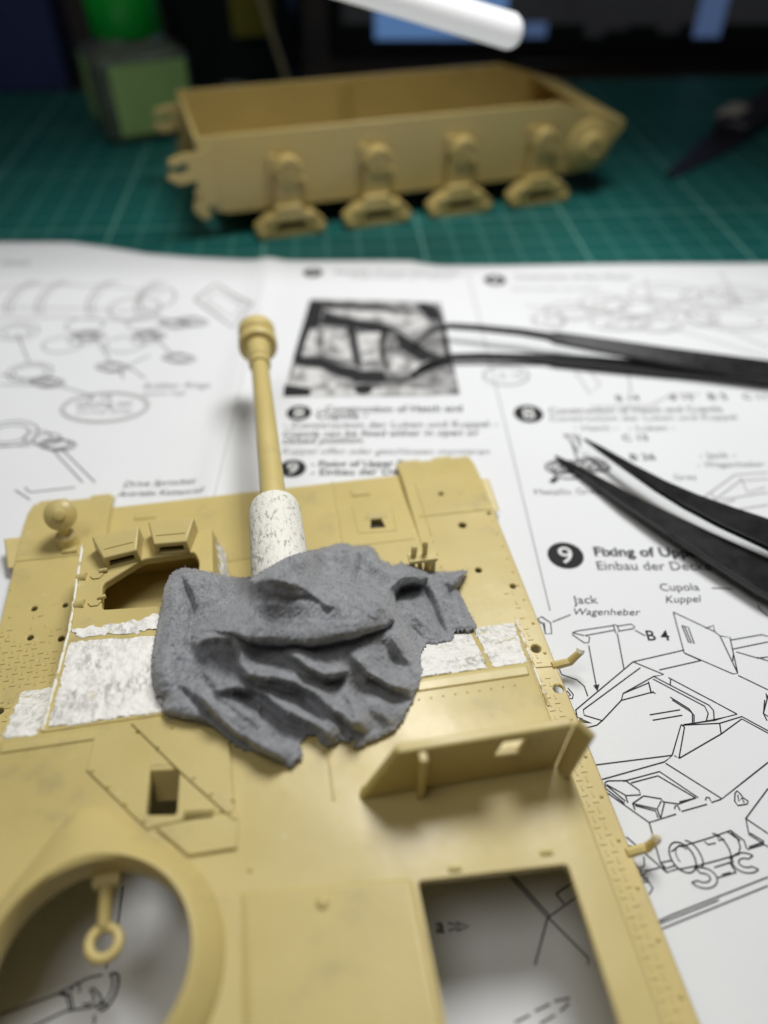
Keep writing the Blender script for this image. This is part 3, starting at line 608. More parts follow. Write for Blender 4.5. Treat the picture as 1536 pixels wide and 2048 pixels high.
for u_ in (-4.52, 3.56): hb(MB().box((u_, 3.4, 0.62), (0.06, 8.8, 0.24)), 'side_wall')
for u_ in (-3.46, 2.42): hb(MB().prism([(u_-.05, 7.8, ZF-.03), (u_-.05, 12.0, ZF-.15), (u_-.05, 12.0, 0.5), (u_-.05, 7.8, 0.5)], (0.1, 0, 0)), 'side_wall', bevel=0.01)
# front mudguard edge nicks and side flaps
for a, b_ in ((-4.9, -4.35), (-3.9, -3.5), (2.5, 2.9), (3.2, 3.6)):
    hb(MB().box(((a+b_)/2, 12.36, ZF-.245), (b_-a, 0.10, 0.07)), 'mudguard_tab', bevel=0.02)
hb(MB().prism([(3.97, 11.35, ZF-.02), (4.08, 11.25, ZF+.05), (4.10, 10.45, ZF-.12), (3.97, 10.45, ZF-.06)], (0.03, 0.03, -0.03)), 'fender_flap', bevel=0.01)
hb(MB().prism([(-5.0, 11.2, ZF-.02), (-5.24, 11.1, ZF+.08), (-5.14, 10.5, ZF-.1), (-5.0, 10.45, ZF-.06)], (-0.03, 0.03, -0.03)), 'fender_flap', bevel=0.01)
for u0_, u1_, v_ in ((2.5, 3.95, 10.45), (-4.98, -3.6, 10.55), (3.6, 3.96, 6.72)):
    hb(MB().tube([(u0_, v_, ZF), (u1_, v_-.03, ZF)], 0.02, 6), 'panel_seam')
hb(MB().tube([(2.62, 9.9, ZF), (2.62, 11.4, ZF)], 0.018, 6), 'panel_seam')
# tread plate pattern: hundreds of tiny raised bars
tr = MB()
def tread(u0_, u1_, v0_, v1_, pitch=0.115, fade=None):
    i = 0; v_ = v0_
    while v_ < v1_:
        j = 0; u_ = u0_
        while u_ < u1_:
            dd = (0.085, 0.022, 0.03) if (i+j) % 2 else (0.022, 0.085, 0.03)
            if any(math.hypot(u_-hx, v_-hy) < hr+.06 for hx, hy, hr in HOLES): pass
            elif not fade or random.random() < fade(v_): tr.box((u_, v_, ZF-0.004), dd)
            u_ += pitch; j += 1
        v_ += pitch; i += 1
tread(3.64, 3.84, 1.2, 6.6); tread(3.60, 3.78, 6.8, 9.2, fade=lambda v: max(0, (8.6-v)/1.6))
tread(-4.92, -4.55, 6.0, 7.6); tread(-4.92, -3.62, 7.78, 9.2, fade=lambda v: max(0, (9.2-v)/1.0))
o = hb(tr, 'tread_pattern'); o['kind'] = 'stuff'
# ---- glacis and low front deck
hb(MB().prism([(-3.42, 7.6, ZF-.02), (-3.42, 9.9, ZF-.02), (-3.42, 11.95, 0.60), (-3.42, 11.93, 0.505), (-3.42, 9.9, ZF-.14), (-3.42, 7.6, ZF-.14)], (5.82, 0, 0)), 'glacis', bevel=0.02,
   cut=[cutter(MB().prism([(1.52, 10.35, 0.2), (1.82, 10.33, 0.2), (1.78, 10.62, 0.2), (1.58, 10.64, 0.2)], (0, 0, 1)))])
gz = lambda v: ZF-.02-(v-9.9)*(0.18/2.05) if v > 9.9 else ZF-.02
hb(MB().box((-2.75, 11.55, gz(11.55)+.015), (0.42, 0.2, 0.05), -0.02), 'glacis_block', bevel=0.015)
hb(MB().box((1.5, 11.5, gz(11.5)+.015), (0.38, 0.2, 0.05), -0.02), 'glacis_block', bevel=0.015)
hb(MB().prism([(1.45, 10.62, gz(10.62)), (1.55, 10.75, gz(10.75)+.07), (1.85, 10.73, gz(10.73)+.07), (1.90, 10.60, gz(10.6))], (0, 0.05, -.02)), 'slit_hood', bevel=0.012)
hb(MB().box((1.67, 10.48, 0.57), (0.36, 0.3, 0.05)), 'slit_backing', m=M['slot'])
for a_, b_ in (((1.28, 10.25), (1.28, 11.1)), ((1.28, 10.25), (2.0, 10.2)), ((2.0, 10.2), (2.05, 10.9)), ((0.95, 10.0), (1.0, 12.0)), ((-0.9, 9.95), (-0.88, 12.0)), ((-3.3, 9.93), (2.3, 9.9))):
    hb(MB().tube([(*a_, gz(a_[1])), (*b_, gz(b_[1]))], 0.014, 6), 'panel_seam')
# ---- driver compartment
DZ = 1.6
drv = MB().add([(-3.52, 10.05, ZF-.05), (-1.18, 10.05, ZF-.05), (-1.02, 6.1, ZF-.05), (-3.55, 6.1, ZF-.05), (-3.52, 9.96, DZ), (-1.34, 9.98, DZ), (-1.32, 8.06, DZ), (-3.52, 8.06, DZ), (-1.1, 6.06, ZD-.004), (-3.55, 6.06, ZD-.004)],
               [(0, 1, 2, 3), (4, 7, 6, 5), (7, 9, 8, 6), (0, 4, 5, 1), (1, 5, 6, 8, 2), (2, 8, 9, 3), (3, 9, 7, 4, 0)])
hpts = rrect([uv(203, 1219, DZ), uv(205, 1168, DZ), uv(285, 1118, DZ), uv(388, 1103, DZ), (-1.56, 9.20), (-1.62, 8.30)], 0.08, 5)
hcut = MB().prism([(x, y, 1.2) for x, y in hpts], (0, 0, 1))
dinn = MB().hexa([(-3.40, 6.7, 0.3), (-1.30, 6.7, 0.3), (-1.30, 9.86, 0.3), (-3.40, 9.86, 0.3)], [(-3.40, 6.7, DZ-.16), (-1.44, 6.7, DZ-.16), (-1.44, 9.86, DZ-.16), (-3.40, 9.86, DZ-.16)])
gl_cut = MB().box((-2.35, 8.65, 0.7), (2.05, 2.40, 1.0))
drvo = hb(drv, 'driver_compartment', cut=[cutter(dinn), cutter(hcut)], bevel=0.025)
# opening below the hatch in the front deck, so that the sheet shows through
gl = [o for o in hull.children if o.name.startswith('glacis') and not o.name.startswith('glacis_b')][0]
bv = [(m_.width, m_.segments) for m_ in gl.modifiers]; gl.modifiers.clear(); boolean(gl, [cutter(gl_cut)])
gl.data.materials.clear(); gl.data.materials.append(M['tan']); smooth_by_angle(gl)
# ---- periscopes
def periscope(c, rot):
    ca, sa = math.cos(rot), math.sin(rot)
    T = lambda p: (c[0]+p[0]*ca-p[1]*sa, c[1]+p[0]*sa+p[1]*ca, DZ+p[2])
    w0, w1, d_ = 0.41, 0.29, 0.28
    body = MB().hexa([T((-w1, -d_, -.02)), T((w1, -d_, -.02)), T((w0, d_*.9, -.02)), T((-w0, d_*.9, -.02))], [T((-w1*.93, -d_*.86, .24)), T((w1*.93, -d_*.86, .24)), T((w0*.95, d_*.85, .33)), T((-w0*.95, d_*.85, .33))])
    slot = MB().hexa([T((-w1*.72, -d_-.3, .03)), T((w1*.72, -d_-.3, .03)), T((w1*.72, -d_+.18, .03)), T((-w1*.72, -d_+.18, .03))], [T((-w1*.66, -d_-.3, .15)), T((w1*.66, -d_-.3, .15)), T((w1*.66, -d_+.18, .15)), T((-w1*.66, -d_+.18, .15))])
    o_ = hb(body, 'periscope', cut=[cutter(slot)], bevel=0.035, seg=3)
    g = MB().hexa([T((-w1*.72, -d_+.12, .03)), T((w1*.72, -d_+.12, .03)), T((w1*.72, -d_+.16, .03)), T((-w1*.72, -d_+.16, .03))], [T((-w1*.66, -d_+.12, .15)), T((w1*.66, -d_+.12, .15)), T((w1*.66, -d_+.16, .15)), T((-w1*.66, -d_+.16, .15))])
    g.build('periscope_glass', M['slot'], o_, f=H)
    MB().tube([T((-w1*.8, -d_*.25, .272)), T((w1*.85, -d_*.25, .272))], 0.016, 6).build('cover_ridge', M['tan'], o_, f=H)
q = uv(240, 1098, DZ+.12); periscope(q, 0.19); q = uv(345, 1075, DZ+.12); periscope(q, -0.04)
# hatch hinges
for px in ((172, 1152), (168, 1206)):
    q = uv(*px, DZ)
    o_ = hb(MB().tube([(q[0]-.14, q[1], DZ-.05), (q[0]+.02, q[1]-.02, DZ-.01)], 0.085, 10), 'hatch_hinge', smooth=True)
    q2 = uv(px[0]+22, px[1]-1, DZ)
    pts = [(q2[0]+.11*math.cos(a), q2[1]+.09*math.sin(a), DZ-.005) for a in np.arange(6)*math.pi/3]
    MB().prism(pts, (0, 0, .03)).tube([(q2[0]+.05, q2[1]+.06, DZ+.04), (q2[0]+.17, q2[1]+.07, DZ+.04)], .035, 8).build('hinge_plate', M['tan'], o_, f=H)
# ---- head lamp on the left fender
q = uv(137, 1085, ZF); c = Vector((*q, ZF))
hl = hb(MB().lathe(c, (0, 0, 1), [(-.01, .22), (.04, .22), (.07, .20), (.2, .19), (.24, .15), (.26, .10), (.42, .08)], 28).box((c.x+.06, c.y-.22, ZF+.02), (.26, .14, .06)), 'headlamp_mount', smooth=True)
hd = Vector((*uv(122, 1030, 1.38), 1.38)); ax = Vector((0.12, -0.85, 0.8))
hb(MB().lathe(hd, ax, [(-.30, .05), (-.28, .12), (-.2, .21), (-.06, .265), (.03, .275), (.05, .29), (.09, .29), (.10, .255), (.15, .20), (.17, .11), (.21, .10), (.22, .07), (.225, .01)], 32).tube([hd-Vector((0, 0, .2)), c+Vector((0, 0, .3))], .07, 10), 'headlamp', smooth=True)
# ---- tool clamp beside the right fender
q = uv(845, 1112, 1.25)
tc_ = MB().box((q[0], q[1], 1.22), (0.50, 0.22, 0.07)).box((q[0]-.18, q[1], 1.0), (0.07, 0.16, 0.44)).box((q[0]+.19, q[1], 1.0), (0.07, 0.18, 0.44)).tube([(q[0]-.02, q[1]-.03, .78), (q[0]-.06, q[1]-.02, 1.2)], .045, 8).tube([(q[0]+.06, q[1]-.05, .78), (q[0]+.09, q[1]-.02, 1.2)], .05, 8)
tc_.tube([(q[0]-.15, q[1]+.05, 1.2), (q[0]-.14, q[1]+.05, 1.42), (q[0]-.14, q[1]+.05, 1.47)], [.05, .06, .03], 8).tube([(q[0]+.05, q[1]+.05, 1.2), (q[0]+.05, q[1]+.05, 1.5), (q[0]+.06, q[1]+.05, 1.55)], [.05, .055, .03], 8)
hb(tc_, 'tool_clamp', bevel=0.012)
# ---- bent brackets on the right fender edge
for px, pe in (((1112, 1330), (1160, 1304)), ((1256, 1705), (1312, 1680))):
    a = uv(*px, ZF); e_ = uv(*pe, ZF+.2); ua = 3.93
    m1 = (ua+.27, a[1]+.02)
    o_ = hb(MB().tube([(ua-.03, a[1], ZF-.02), (ua+.12, a[1]+.01, ZF-.01), (*m1, ZF+.0), (e_[0], e_[1], ZF+.19), (e_[0]+.02, e_[1]+.03, ZF+.22)], [.075, .07, .07, .06, .055], 8), 'fender_bracket')
    MB().tube([(e_[0]-.004, e_[1]-.004, ZF+.172), (e_[0]+.025, e_[1]+.035, ZF+.225)], .066, 10).build('bracket_tip', M['puttyline'], o_, f=H)
# ---- gun
gx, gz_ = -0.21, 2.2
hb(MB().lathe((gx, 7.3, gz_), (0, 1, 0), [(0, .46), (.7, .46), (2.25, .43), (2.36, .40), (2.40, .33), (2.40, .22)], 48), 'gun_sleeve', m=M['putty_speck'], smooth=True)
gb = hb(MB().lathe((gx, 9.6, gz_), (0, 1, 0), [(0, .225), (4.45, .182), (4.46, .225), (4.66, .232), (4.68, .21), (4.70, .24), (5.1, .25), (5.3, .25)], 36), 'gun_barrel', smooth=True)
MB().lathe((gx, 14.55, gz_), (0, 1, 0), [(0, .24), (.25, .275), (.252, .40), (.27, .415), (.55, .415), (.57, .40), (.572, .345), (.66, .345), (.662, .395), (.68, .405), (.96, .405), (.98, .385), (.982, .22), (.8, .2)], 40).build('muzzle_brake', M['tan'], gb, f=H, smooth=True)
# ---- white putty coats (thin, ragged)
def coat(q4, nu, nv, name='putty_coat', m=None, rag=0.10, seed=0, lift=0.012, rough=0.018):
    A, B, C_, D_ = [Vector(p) for p in q4]; nrm = (B-A).cross(D_-A).normalized();
    if nrm.z < 0: nrm = -nrm
    vs_ = []; keep = []
    for j in range(nv+1):
        for i in range(nu+1):
            s_, t = i/nu, j/nv; p = A.lerp(B, s_).lerp(D_.lerp(C_, s_), t)
            dU = (B-A).length; dV = (D_-A).length
            ed = min(s_*dU, (1-s_)*dU, t*dV, (1-t)*dV)
            nn = noise.noise(p*5+Vector((seed, 0, 0)))*.6+noise.noise(p*14+Vector((seed, 3, 0)))*.4
            keep.append(ed-rag*(0.35+nn) > 0)
            hgt = lift+rough*(noise.noise(p*9+Vector((0, seed, 0)))+.6*noise.noise(p*24)) if keep[-1] else 0
            hgt = max(hgt, 0.002)
            if ed < .03: hgt *= .6
            vs_.append(p+nrm*hgt)
    fs_ = [(j*(nu+1)+i, j*(nu+1)+i+1, (j+1)*(nu+1)+i+1, (j+1)*(nu+1)+i) for j in range(nv) for i in range(nu) if keep[j*(nu+1)+i] and keep[(j+1)*(nu+1)+i+1]]
    o_ = hb(MB().add(vs_, fs_), name, m=m or M['putty'], smooth=True)
    bm = bmesh.new(); bm.from_mesh(o_.data); bmesh.ops.delete(bm, geom=[v for v in bm.verts if not v.link_faces], context='VERTS'); bm.to_mesh(o_.data); bm.free()
    return o_
fz = lambda v: ZF-.06+(7.72-v)/(7.72-6.02)*(ZD-ZF+.06)
coat([(2.80, 7.68, fz(7.68)), (3.57, 7.68, fz(7.68)), (3.13, 6.03, fz(6.03)), (2.60, 6.03, fz(6.03))], 40, 70, seed=1, rag=.05)
coat([(-1.0, 7.5, fz(7.5)), (2.78, 7.62, fz(7.62)), (2.58, 6.03, fz(6.03)), (-1.0, 6.03, fz(6.03))], 120, 60, seed=2, rag=.05)
coat([(-4.46, 7.68, fz(7.68)), (-3.62, 7.68, fz(7.68)), (-3.60, 6.03, fz(6.03)), (-4.06, 6.03, fz(6.03))], 40, 70, seed=3)
dz = lambda v: DZ+(8.06-v)/2.0*(ZD-DZ)
coat([(-3.50, 7.84, dz(7.84)), (-1.2, 7.60, dz(7.60)), (-1.1, 6.08, dz(6.08)), (-3.50, 6.08, dz(6.08))], 110, 70, seed=4, rag=.07)
coat([(-3.50, 8.08, DZ+.003), (-1.32, 8.30, DZ+.003), (-1.3, 7.64, dz(7.64)), (-3.40, 7.86, dz(7.86))], 90, 26, seed=5, rag=.09)
coat([(-1.36, 9.96, DZ), (-1.20, 10.0, ZF+.1), (-1.10, 8.9, ZF+.1), (-1.36, 8.9, DZ)], 24, 50, seed=6, rag=.05)
# putty bead along the joint of driver box and fender
bead = MB(); P = []
for i in range(60):
    v_ = 6.1+3.85*i/59; zt = DZ if v_ > 8.06 else dz(v_)
    P.append((-3.535+0.012*noise.noise(Vector((v_*6, 0, 0))), v_, zt-0.012+.02*noise.noise(Vector((v_*4, 5, 0)))))
hb(bead.tube(P, [0.022+0.018*abs(noise.noise(Vector((p[1]*7, 2, 0)))) for p in P], 8), 'putty_bead', m=M['puttyline'], smooth=True)
P = [(3.60-0.02*0+.015*noise.noise(Vector((v_*5, 9, 0))), v_, ZF+.005) for v_ in np.linspace(6.0, 7.7, 40)]
hb(MB().tube(P, [0.02+0.03*abs(noise.noise(Vector((p[1]*7, 4, 0)))) for p in P], 8), 'putty_bead', m=M['puttyline'], smooth=True)

# ================================================================== GREY CLOTH over the mantlet
def surf(u, v):               # height of the hull under the cloth (arrays)
    z = np.full_like(u, ZF)
    slope = np.clip(ZF+(7.72-v)/(1.70)*(ZD-ZF), ZF, ZD)
    z = np.where(v < 7.72, slope, z)
    inb = (u > -3.55) & (u < -1.2)
    z = np.where(inb & (v > 8.06) & (v < 10), DZ, z)
    z = np.where(inb & (v <= 8.06), np.maximum(z, np.clip(DZ+(8.06-v)/2*(ZD-DZ), DZ, ZD)), z)
    rr = .46
    d_ = np.abs(u-gx); sl = gz_+np.sqrt(np.clip(rr**2-d_**2, 0, None))
    z = np.where((d_ < rr) & (v < 9.69) & (v > 7.3), np.maximum(z, sl), z)
    # bulky gun mantlet hidden by the cloth
    m_ = 1-((u-0.0)/1.55)**2-((v-7.0)/1.25)**2
    z = np.where(m_ > 0, np.maximum(z, ZD-.3+.60*np.sqrt(np.clip(m_, 0, 1))), z)
    return z
def ck(p): return 280+p[0]*0.4557, 1060+p[1]*0.4557
outline = [ck(p) for p in [(100, 740), (92, 800), (130, 822), (210, 838), (290, 850), (340, 885), (390, 920), (450, 955), (520, 980), (600, 1015), (660, 1042), (700, 1010), (722, 985), (708, 955), (702, 930), (735, 900), (765, 898), (795, 935), (820, 952), (862, 938), (880, 922), (905, 930), (925, 925), (930, 900), (940, 950), (955, 957), (1010, 930), (1070, 905), (1120, 880), (1160, 825), (1195, 750), (1225, 690), (1245, 620), (1232, 575), (1240, 530), (1262, 488), (1300, 494), (1340, 487), (1372, 480), (1382, 445), (1430, 440), (1482, 432), (1462, 385), (1430, 320), (1398, 255), (1410, 245), (1430, 205), (1440, 178), (1420, 172), (1380, 178), (1320, 178), (1260, 180), (1225, 165), (1190, 150), (1150, 142), (1110, 152), (1060, 130), (1040, 95), (1020, 68), (980, 66), (940, 68), (910, 56), (880, 55), (830, 66), (760, 85), (700, 98), (640, 117), (560, 160), (500, 200), (460, 205), (400, 200), (350, 190), (300, 180), (250, 170), (200, 162), (160, 170), (130, 195), (108, 235), (95, 290), (85, 370), (68, 450), (52, 540), (50, 620), (58, 690), (75, 730)]]
OX = np.array(outline)
gx0, gx1, gy0, gy1, STEP = 296, 962, 1078, 1540, 1.7
X, Y = np.meshgrid(np.arange(gx0, gx1, STEP), np.arange(gy0, gy1, STEP))
def seg_dist(X, Y, poly, closed=False):
    """distance to a polyline, the side (sign) and the position along it"""
    best = np.full(X.shape, 1e9); side = np.zeros(X.shape); par = np.zeros(X.shape)
    n_ = len(poly); rngs = range(n_ if closed else n_-1)
    for i in rngs:
        a, b_ = poly[i], poly[(i+1) % n_]; dx, dy = b_[0]-a[0], b_[1]-a[1]; L2 = dx*dx+dy*dy+1e-9
        t = np.clip(((X-a[0])*dx+(Y-a[1])*dy)/L2, 0, 1); ex, ey = X-(a[0]+t*dx), Y-(a[1]+t*dy); dd = np.hypot(ex, ey)
        m_ = dd < best; best = np.where(m_, dd, best); side = np.where(m_, np.sign(dx*(Y-a[1])-dy*(X-a[0])), side); par = np.where(m_, (i+t)/len(rngs), par)
    return best, side, par
def inside(X, Y, poly):
    r_ = np.zeros(X.shape, bool); n_ = len(poly)
    for i in range(n_):
        (x1, y1), (x2, y2) = poly[i], poly[(i+1) % n_]
        c_ = ((y1 > Y) != (y2 > Y)) & (X < (x2-x1)*(Y-y1)/(y2-y1+1e-12)+x1); r_ ^= c_
    return r_
# wobble of the coordinates so that no fold is a clean curve
def vnoise(X, Y, s, seed):
    k = 5; o_ = np.zeros_like(X); r_ = np.random.default_rng(seed)
    for i in range(9):
        a, f = r_.uniform(0, 2*np.pi), r_.uniform(.5, 1.6)/s; o_ += np.sin((X*np.cos(a)+Y*np.sin(a))*f*2*np.pi+r_.uniform(0, 6.3))
    return o_/4.0
Xw = X+1.8*vnoise(X, Y, 70, 1)+0.5*vnoise(X, Y, 26, 3); Yw = Y+1.8*vnoise(X, Y, 65, 2)+0.5*vnoise(X, Y, 24, 4)
ins = inside(X+1.3*vnoise(X, Y, 9, 5)+.8*vnoise(X, Y, 5, 15), Y+1.3*vnoise(X, Y, 8, 6)+.8*vnoise(X, Y, 4.5, 16), outline)
ed, _, _ = seg_dist(X, Y, outline, True)
# support height along each ray
Sup = np.full(X.shape, 0.8)
ra = (X-768)/FPX; rb = -(Y-1024)/FPX; ry = math.cos(PITCH)+rb*math.sin(PITCH); rz = -math.sin(PITCH)+rb*math.cos(PITCH)
hit = np.zeros(X.shape, bool)
for z in np.arange(3.2, 0.78, -0.02):
    t = (z-CAM_HL)/rz; xx, yy = ra*t, ry*t; u_, v_ = cY*xx+sY*yy, -sY*xx+cY*yy
    h_ = (surf(u_, v_) >= z) & ~hit; Sup = np.where(h_, z, Sup); hit |= h_
def blur(A, n_):
    for _ in range(n_):
        P_ = np.pad(A, 1, mode='edge'); A = (P_[1:-1, 1:-1]*2+P_[:-2, 1:-1]+P_[2:, 1:-1]+P_[1:-1, :-2]+P_[1:-1, 2:])/6
    return A
Sup0 = Sup.copy(); Sup = blur(Sup, 260); Sup = np.maximum(Sup, blur(np.maximum(Sup0-.12, Sup), 12))
# puffiness: thick rounded left and top edge, thin hems on the right and at the bottom
wx = np.clip((X-300)/260, 0, 1); wy = np.clip((Y-1120)/330, 0, 1)
amp = 0.40*(1-wx)*(1-.35*wy)+0.16*wx*(1-wy)+0.10
rad = 46*(1-wx)+30*wx*(1-wy)+9*wx*wy; amp = amp*(1-.45*wx*wy)
q_ = np.clip(ed/rad, 0, 1); D = 0.05+amp*np.sqrt(1-(1-q_)**2)
D += 0.03*np.exp(-((X-560)/190)**2-((Y-1215)/95)**2)
Z = Sup+D
def ridge(pts, h, s_far, s_near, taper=0.25, sharp=1.0):
    """a fold: height h on the line, falling off over s pixels on its two sides"""
    global Z
    P_ = [ck(p) for p in pts]; d_, sd_, pr = seg_dist(Xw, Yw, P_)
    s_ = np.where(sd_ < 0, s_far*1.35, s_near*.85) if h > 0 else np.where(sd_ < 0, s_far*.8, s_near*.9)
    tp = np.clip(np.minimum(pr, 1-pr)/taper, 0.0, 1)**.7 if taper else 1
    Z = Z+1.12*h*tp*np.exp(-(d_/s_)**(2*sharp if h > 0 else 1.7))
# lower layer folds (lines run left to right, so the negative side lies up the picture)
ridge([(245, 520), (275, 480), (340, 462), (410, 475), (442, 520), (435, 590), (480, 635), (580, 640), (690, 668), (770, 715), (850, 790), (930, 850), (1010, 885)], 0.23, 19, 9, .10)
ridge([(450, 655), (520, 690), (600, 712), (690, 742), (760, 800), (840, 860)], -0.15, 8, 14, .15)
ridge([(460, 520), (540, 560), (620, 600), (680, 640)], -0.10, 18, 14)
ridge([(320, 700), (420, 690), (500, 690), (575, 735), (640, 795), (740, 830), (810, 870), (850, 925)], 0.22, 18, 9, .12)
ridge([(520, 790), (590, 840), (640, 880), (720, 905)], -0.17, 9, 14, .15)
ridge([(630, 525), (690, 562), (740, 602), (800, 632), (860, 632), (915, 612)], 0.24, 16, 7, .18)
ridge([(680, 630), (750, 662), (830, 676), (895, 658)], -0.12, 7, 14)
ridge([(930, 530), (962, 585), (1000, 628), (1060, 658), (1120, 684), (1190, 700)], 0.23, 17, 7, .18)
ridge([(985, 650), (1050, 695), (1120, 730), (1195, 752)], -0.15, 7, 12, .15)
ridge([(1110, 430), (1125, 490), (1160, 550), (1220, 600)], 0.20, 14, 12)
ridge([(1050, 470), (1090, 540), (1130, 600)], -0.10, 14, 12)
ridge([(1180, 520), (1230, 590)], -0.10, 8, 10)
ridge([(890, 690), (935, 755), (962, 830), (940, 885)], 0.15, 11, 12)
ridge([(860, 800), (900, 860), (920, 920)], -0.14, 9, 9)
ridge([(980, 760), (1050, 800), (1110, 850)], 0.10, 14, 12)
ridge([(165, 690), (230, 735), (290, 790), (350, 850), (430, 920), (520, 970)], -0.15, 8, 10, .12)
ridge([(230, 690), (300, 765), (380, 838), (470, 903), (560, 960), (660, 1000)], 0.20, 15, 17, .15)
ridge([(255, 560), (300, 510), (380, 500), (430, 545)], 0.14, 22, 26)
ridge([(280, 600), (310, 650), (350, 720), (440, 790), (520, 850), (600, 910)], 0.13, 15, 13)
ridge([(400, 690), (470, 745), (540, 800), (600, 850)], -0.09, 9, 11)
ridge([(330, 790), (420, 860), (520, 920)], -0.08, 10, 10)
# left lobe and its crease
ridge([(130, 220), (100, 340), (90, 460), (85, 580), (110, 690)], 0.10, 30, 30, .2)
ridge([(180, 205), (212, 280), (236, 350), (226, 430), (212, 500), (225, 560)], -0.18, 8, 10, .15)
ridge([(190, 560), (170, 600), (190, 640)], -0.06, 12, 12)
# right rear flap: folds running down the slope
ridge([(1245, 250), (1275, 320), (1310, 400), (1345, 470)], -0.22, 8, 9, .15)
ridge([(1130, 300), (1190, 360), (1250, 400), (1300, 470)], 0.12, 16, 13)
ridge([(1180, 420), (1225, 465), (1255, 490)], -0.16, 8, 8)
ridge([(1330, 230), (1360, 260), (1350, 310)], -0.06, 9, 9)
ridge([(1380, 230), (1400, 200), (1435, 180)], 0.10, 12, 12, 0)
Zlow = Z.copy()
# upper flap, lying over the lower layer
lip = [ck(p) for p in [(215, 470), (262, 448), (330, 442), (400, 452), (450, 478), (520, 498), (600, 503), (680, 506), (760, 503), (830, 496), (930, 474), (1010, 450), (1080, 422), (1112, 395), (1118, 330), (1124, 270), (1140, 245), (1190, 232), (1242, 235)]]
flap_poly = lip+[ck(p) for p in [(1260, 210), (1260, 100), (1000, -60), (300, 0), (0, 200), (190, 200), (225, 300), (238, 370), (222, 440)]]
fin = inside(Xw, Yw, flap_poly); fd, _, fpar = seg_dist(Xw, Yw, lip)
sgn = np.where(fin, fd, -fd)
taperL = np.clip((Xw-ck((215, 0))[0])/120, 0.10, 1)
lift = (0.27*taperL)*np.clip((sgn+1.2)/2.4, 0, 1)
roll = -0.15*taperL*np.exp(-np.clip(sgn, 0, None)/9.0)       # rounded lip
Z = Zlow+np.where(sgn > -1.2, lift+roll*(sgn > 0), 0)
# shade-holding groove below the lip
Z -= 0.16*taperL*np.exp(-np.clip(-sgn, 0, None)/9.0)*(sgn <= -1.2)
ridge([(480, 240), (540, 222), (620, 220), (700, 240), (770, 280), (830, 335), (860, 380)], 0.11, 17, 9, .2)
ridge([(500, 258), (560, 283), (640, 300), (720, 300), (790, 310)], -0.08, 7, 11, .3)
ridge([(300, 330), (420, 360), (520, 350)], 0.06, 20, 24)
ridge([(420, 230), (500, 290), (560, 320)], -0.05, 10, 12)
ridge([(560, 330), (650, 345), (720, 330), (760, 340)], 0.03, 22, 30)
ridge([(830, 330), (850, 390), (830, 440)], -0.07, 18, 18)
ridge([(240, 430), (400, 430), (560, 470), (720, 475), (880, 450), (1020, 410)], 0.08, 30, 20, .2)
ridge([(1020, 390), (1060, 330), (1090, 260), (1130, 215), (1200, 205), (1240, 225)], 0.16, 18, 14, .2)
ridge([(935, 65), (948, 110), (945, 150), (925, 190), (890, 230)], 0.20, 9, 20, .2)
ridge([(958, 80), (966, 140), (955, 200), (965, 280)], -0.13, 10, 10)
ridge([(760, 120), (850, 130), (920, 170)], -0.05, 14, 16)
ridge([(1000, 130), (1060, 170), (1120, 190)], 0.07, 16, 14)
ridge([(980, 210), (1040, 240), (1080, 300)], -0.06, 14, 14)
ridge([(500, 205), (640, 140), (760, 110), (880, 85)], 0.06, 24, 28)
ridge([(640, 190), (760, 170), (860, 200)], -0.05, 18, 20)
ridge([(1135, 262), (1180, 262), (1230, 252)], -0.24, 6, 14, .25)
ridge([(250, 250), (360, 260), (460, 290)], -0.05, 22, 26)
# hems return to what carries the cloth
hem = np.clip(ed/7.0, 0, 1)
Z = np.where(X > 0, (Sup+0.06)*(1-hem)+Z*hem, Z)
Z = blur(Z, 4)
Z += 0.006*vnoise(X, Y, 16, 7)+0.002*vnoise(X, Y, 7, 8)
Z += blur(rng.normal(0, 1, Z.shape), 1)*0.0045
Z = np.maximum(np.maximum(Z, Sup+0.03), Sup0+0.04)
t = (Z-CAM_HL)/rz; WX, WY = ra*t, ry*t
CX, CY_ = at(620, 1290, 1.7).x, at(620, 1290, 1.7).y
idx = -np.ones(X.shape, int); idx[ins] = np.arange(ins.sum())
verts = np.stack([WX[ins]-CX, WY[ins]-CY_, Z[ins]-1.0], 1)*S
a = idx[:-1, :-1]; b_ = idx[:-1, 1:]; c_ = idx[1:, 1:]; d_ = idx[1:, :-1]
ok = (a >= 0) & (b_ >= 0) & (c_ >= 0) & (d_ >= 0)
faces = np.stack([a[ok], d_[ok], c_[ok], b_[ok]], 1)
me = bpy.data.meshes.new('grey_cloth'); me.from_pydata(verts.tolist(), [], faces.tolist())
bm = bmesh.new(); bm.from_mesh(me); bmesh.ops.delete(bm, geom=[v for v in bm.verts if not v.link_faces], context='VERTS'); bm.to_mesh(me); bm.free()
for p in me.polygons: p.use_smooth = True
me.materials.append(M['cloth'])
cl = bpy.data.objects.new('grey_cloth', me); col.objects.link(cl); cl.location = (CX*S, CY_*S, (1.0+HZ)*S)
sdm = cl.modifiers.new('thick', 'SOLIDIFY'); sdm.thickness = 0.0005; sdm.offset = -1
tag(cl, 'crumpled grey fuzzy cloth draped over the gun mount of the upper hull', 'cloth')
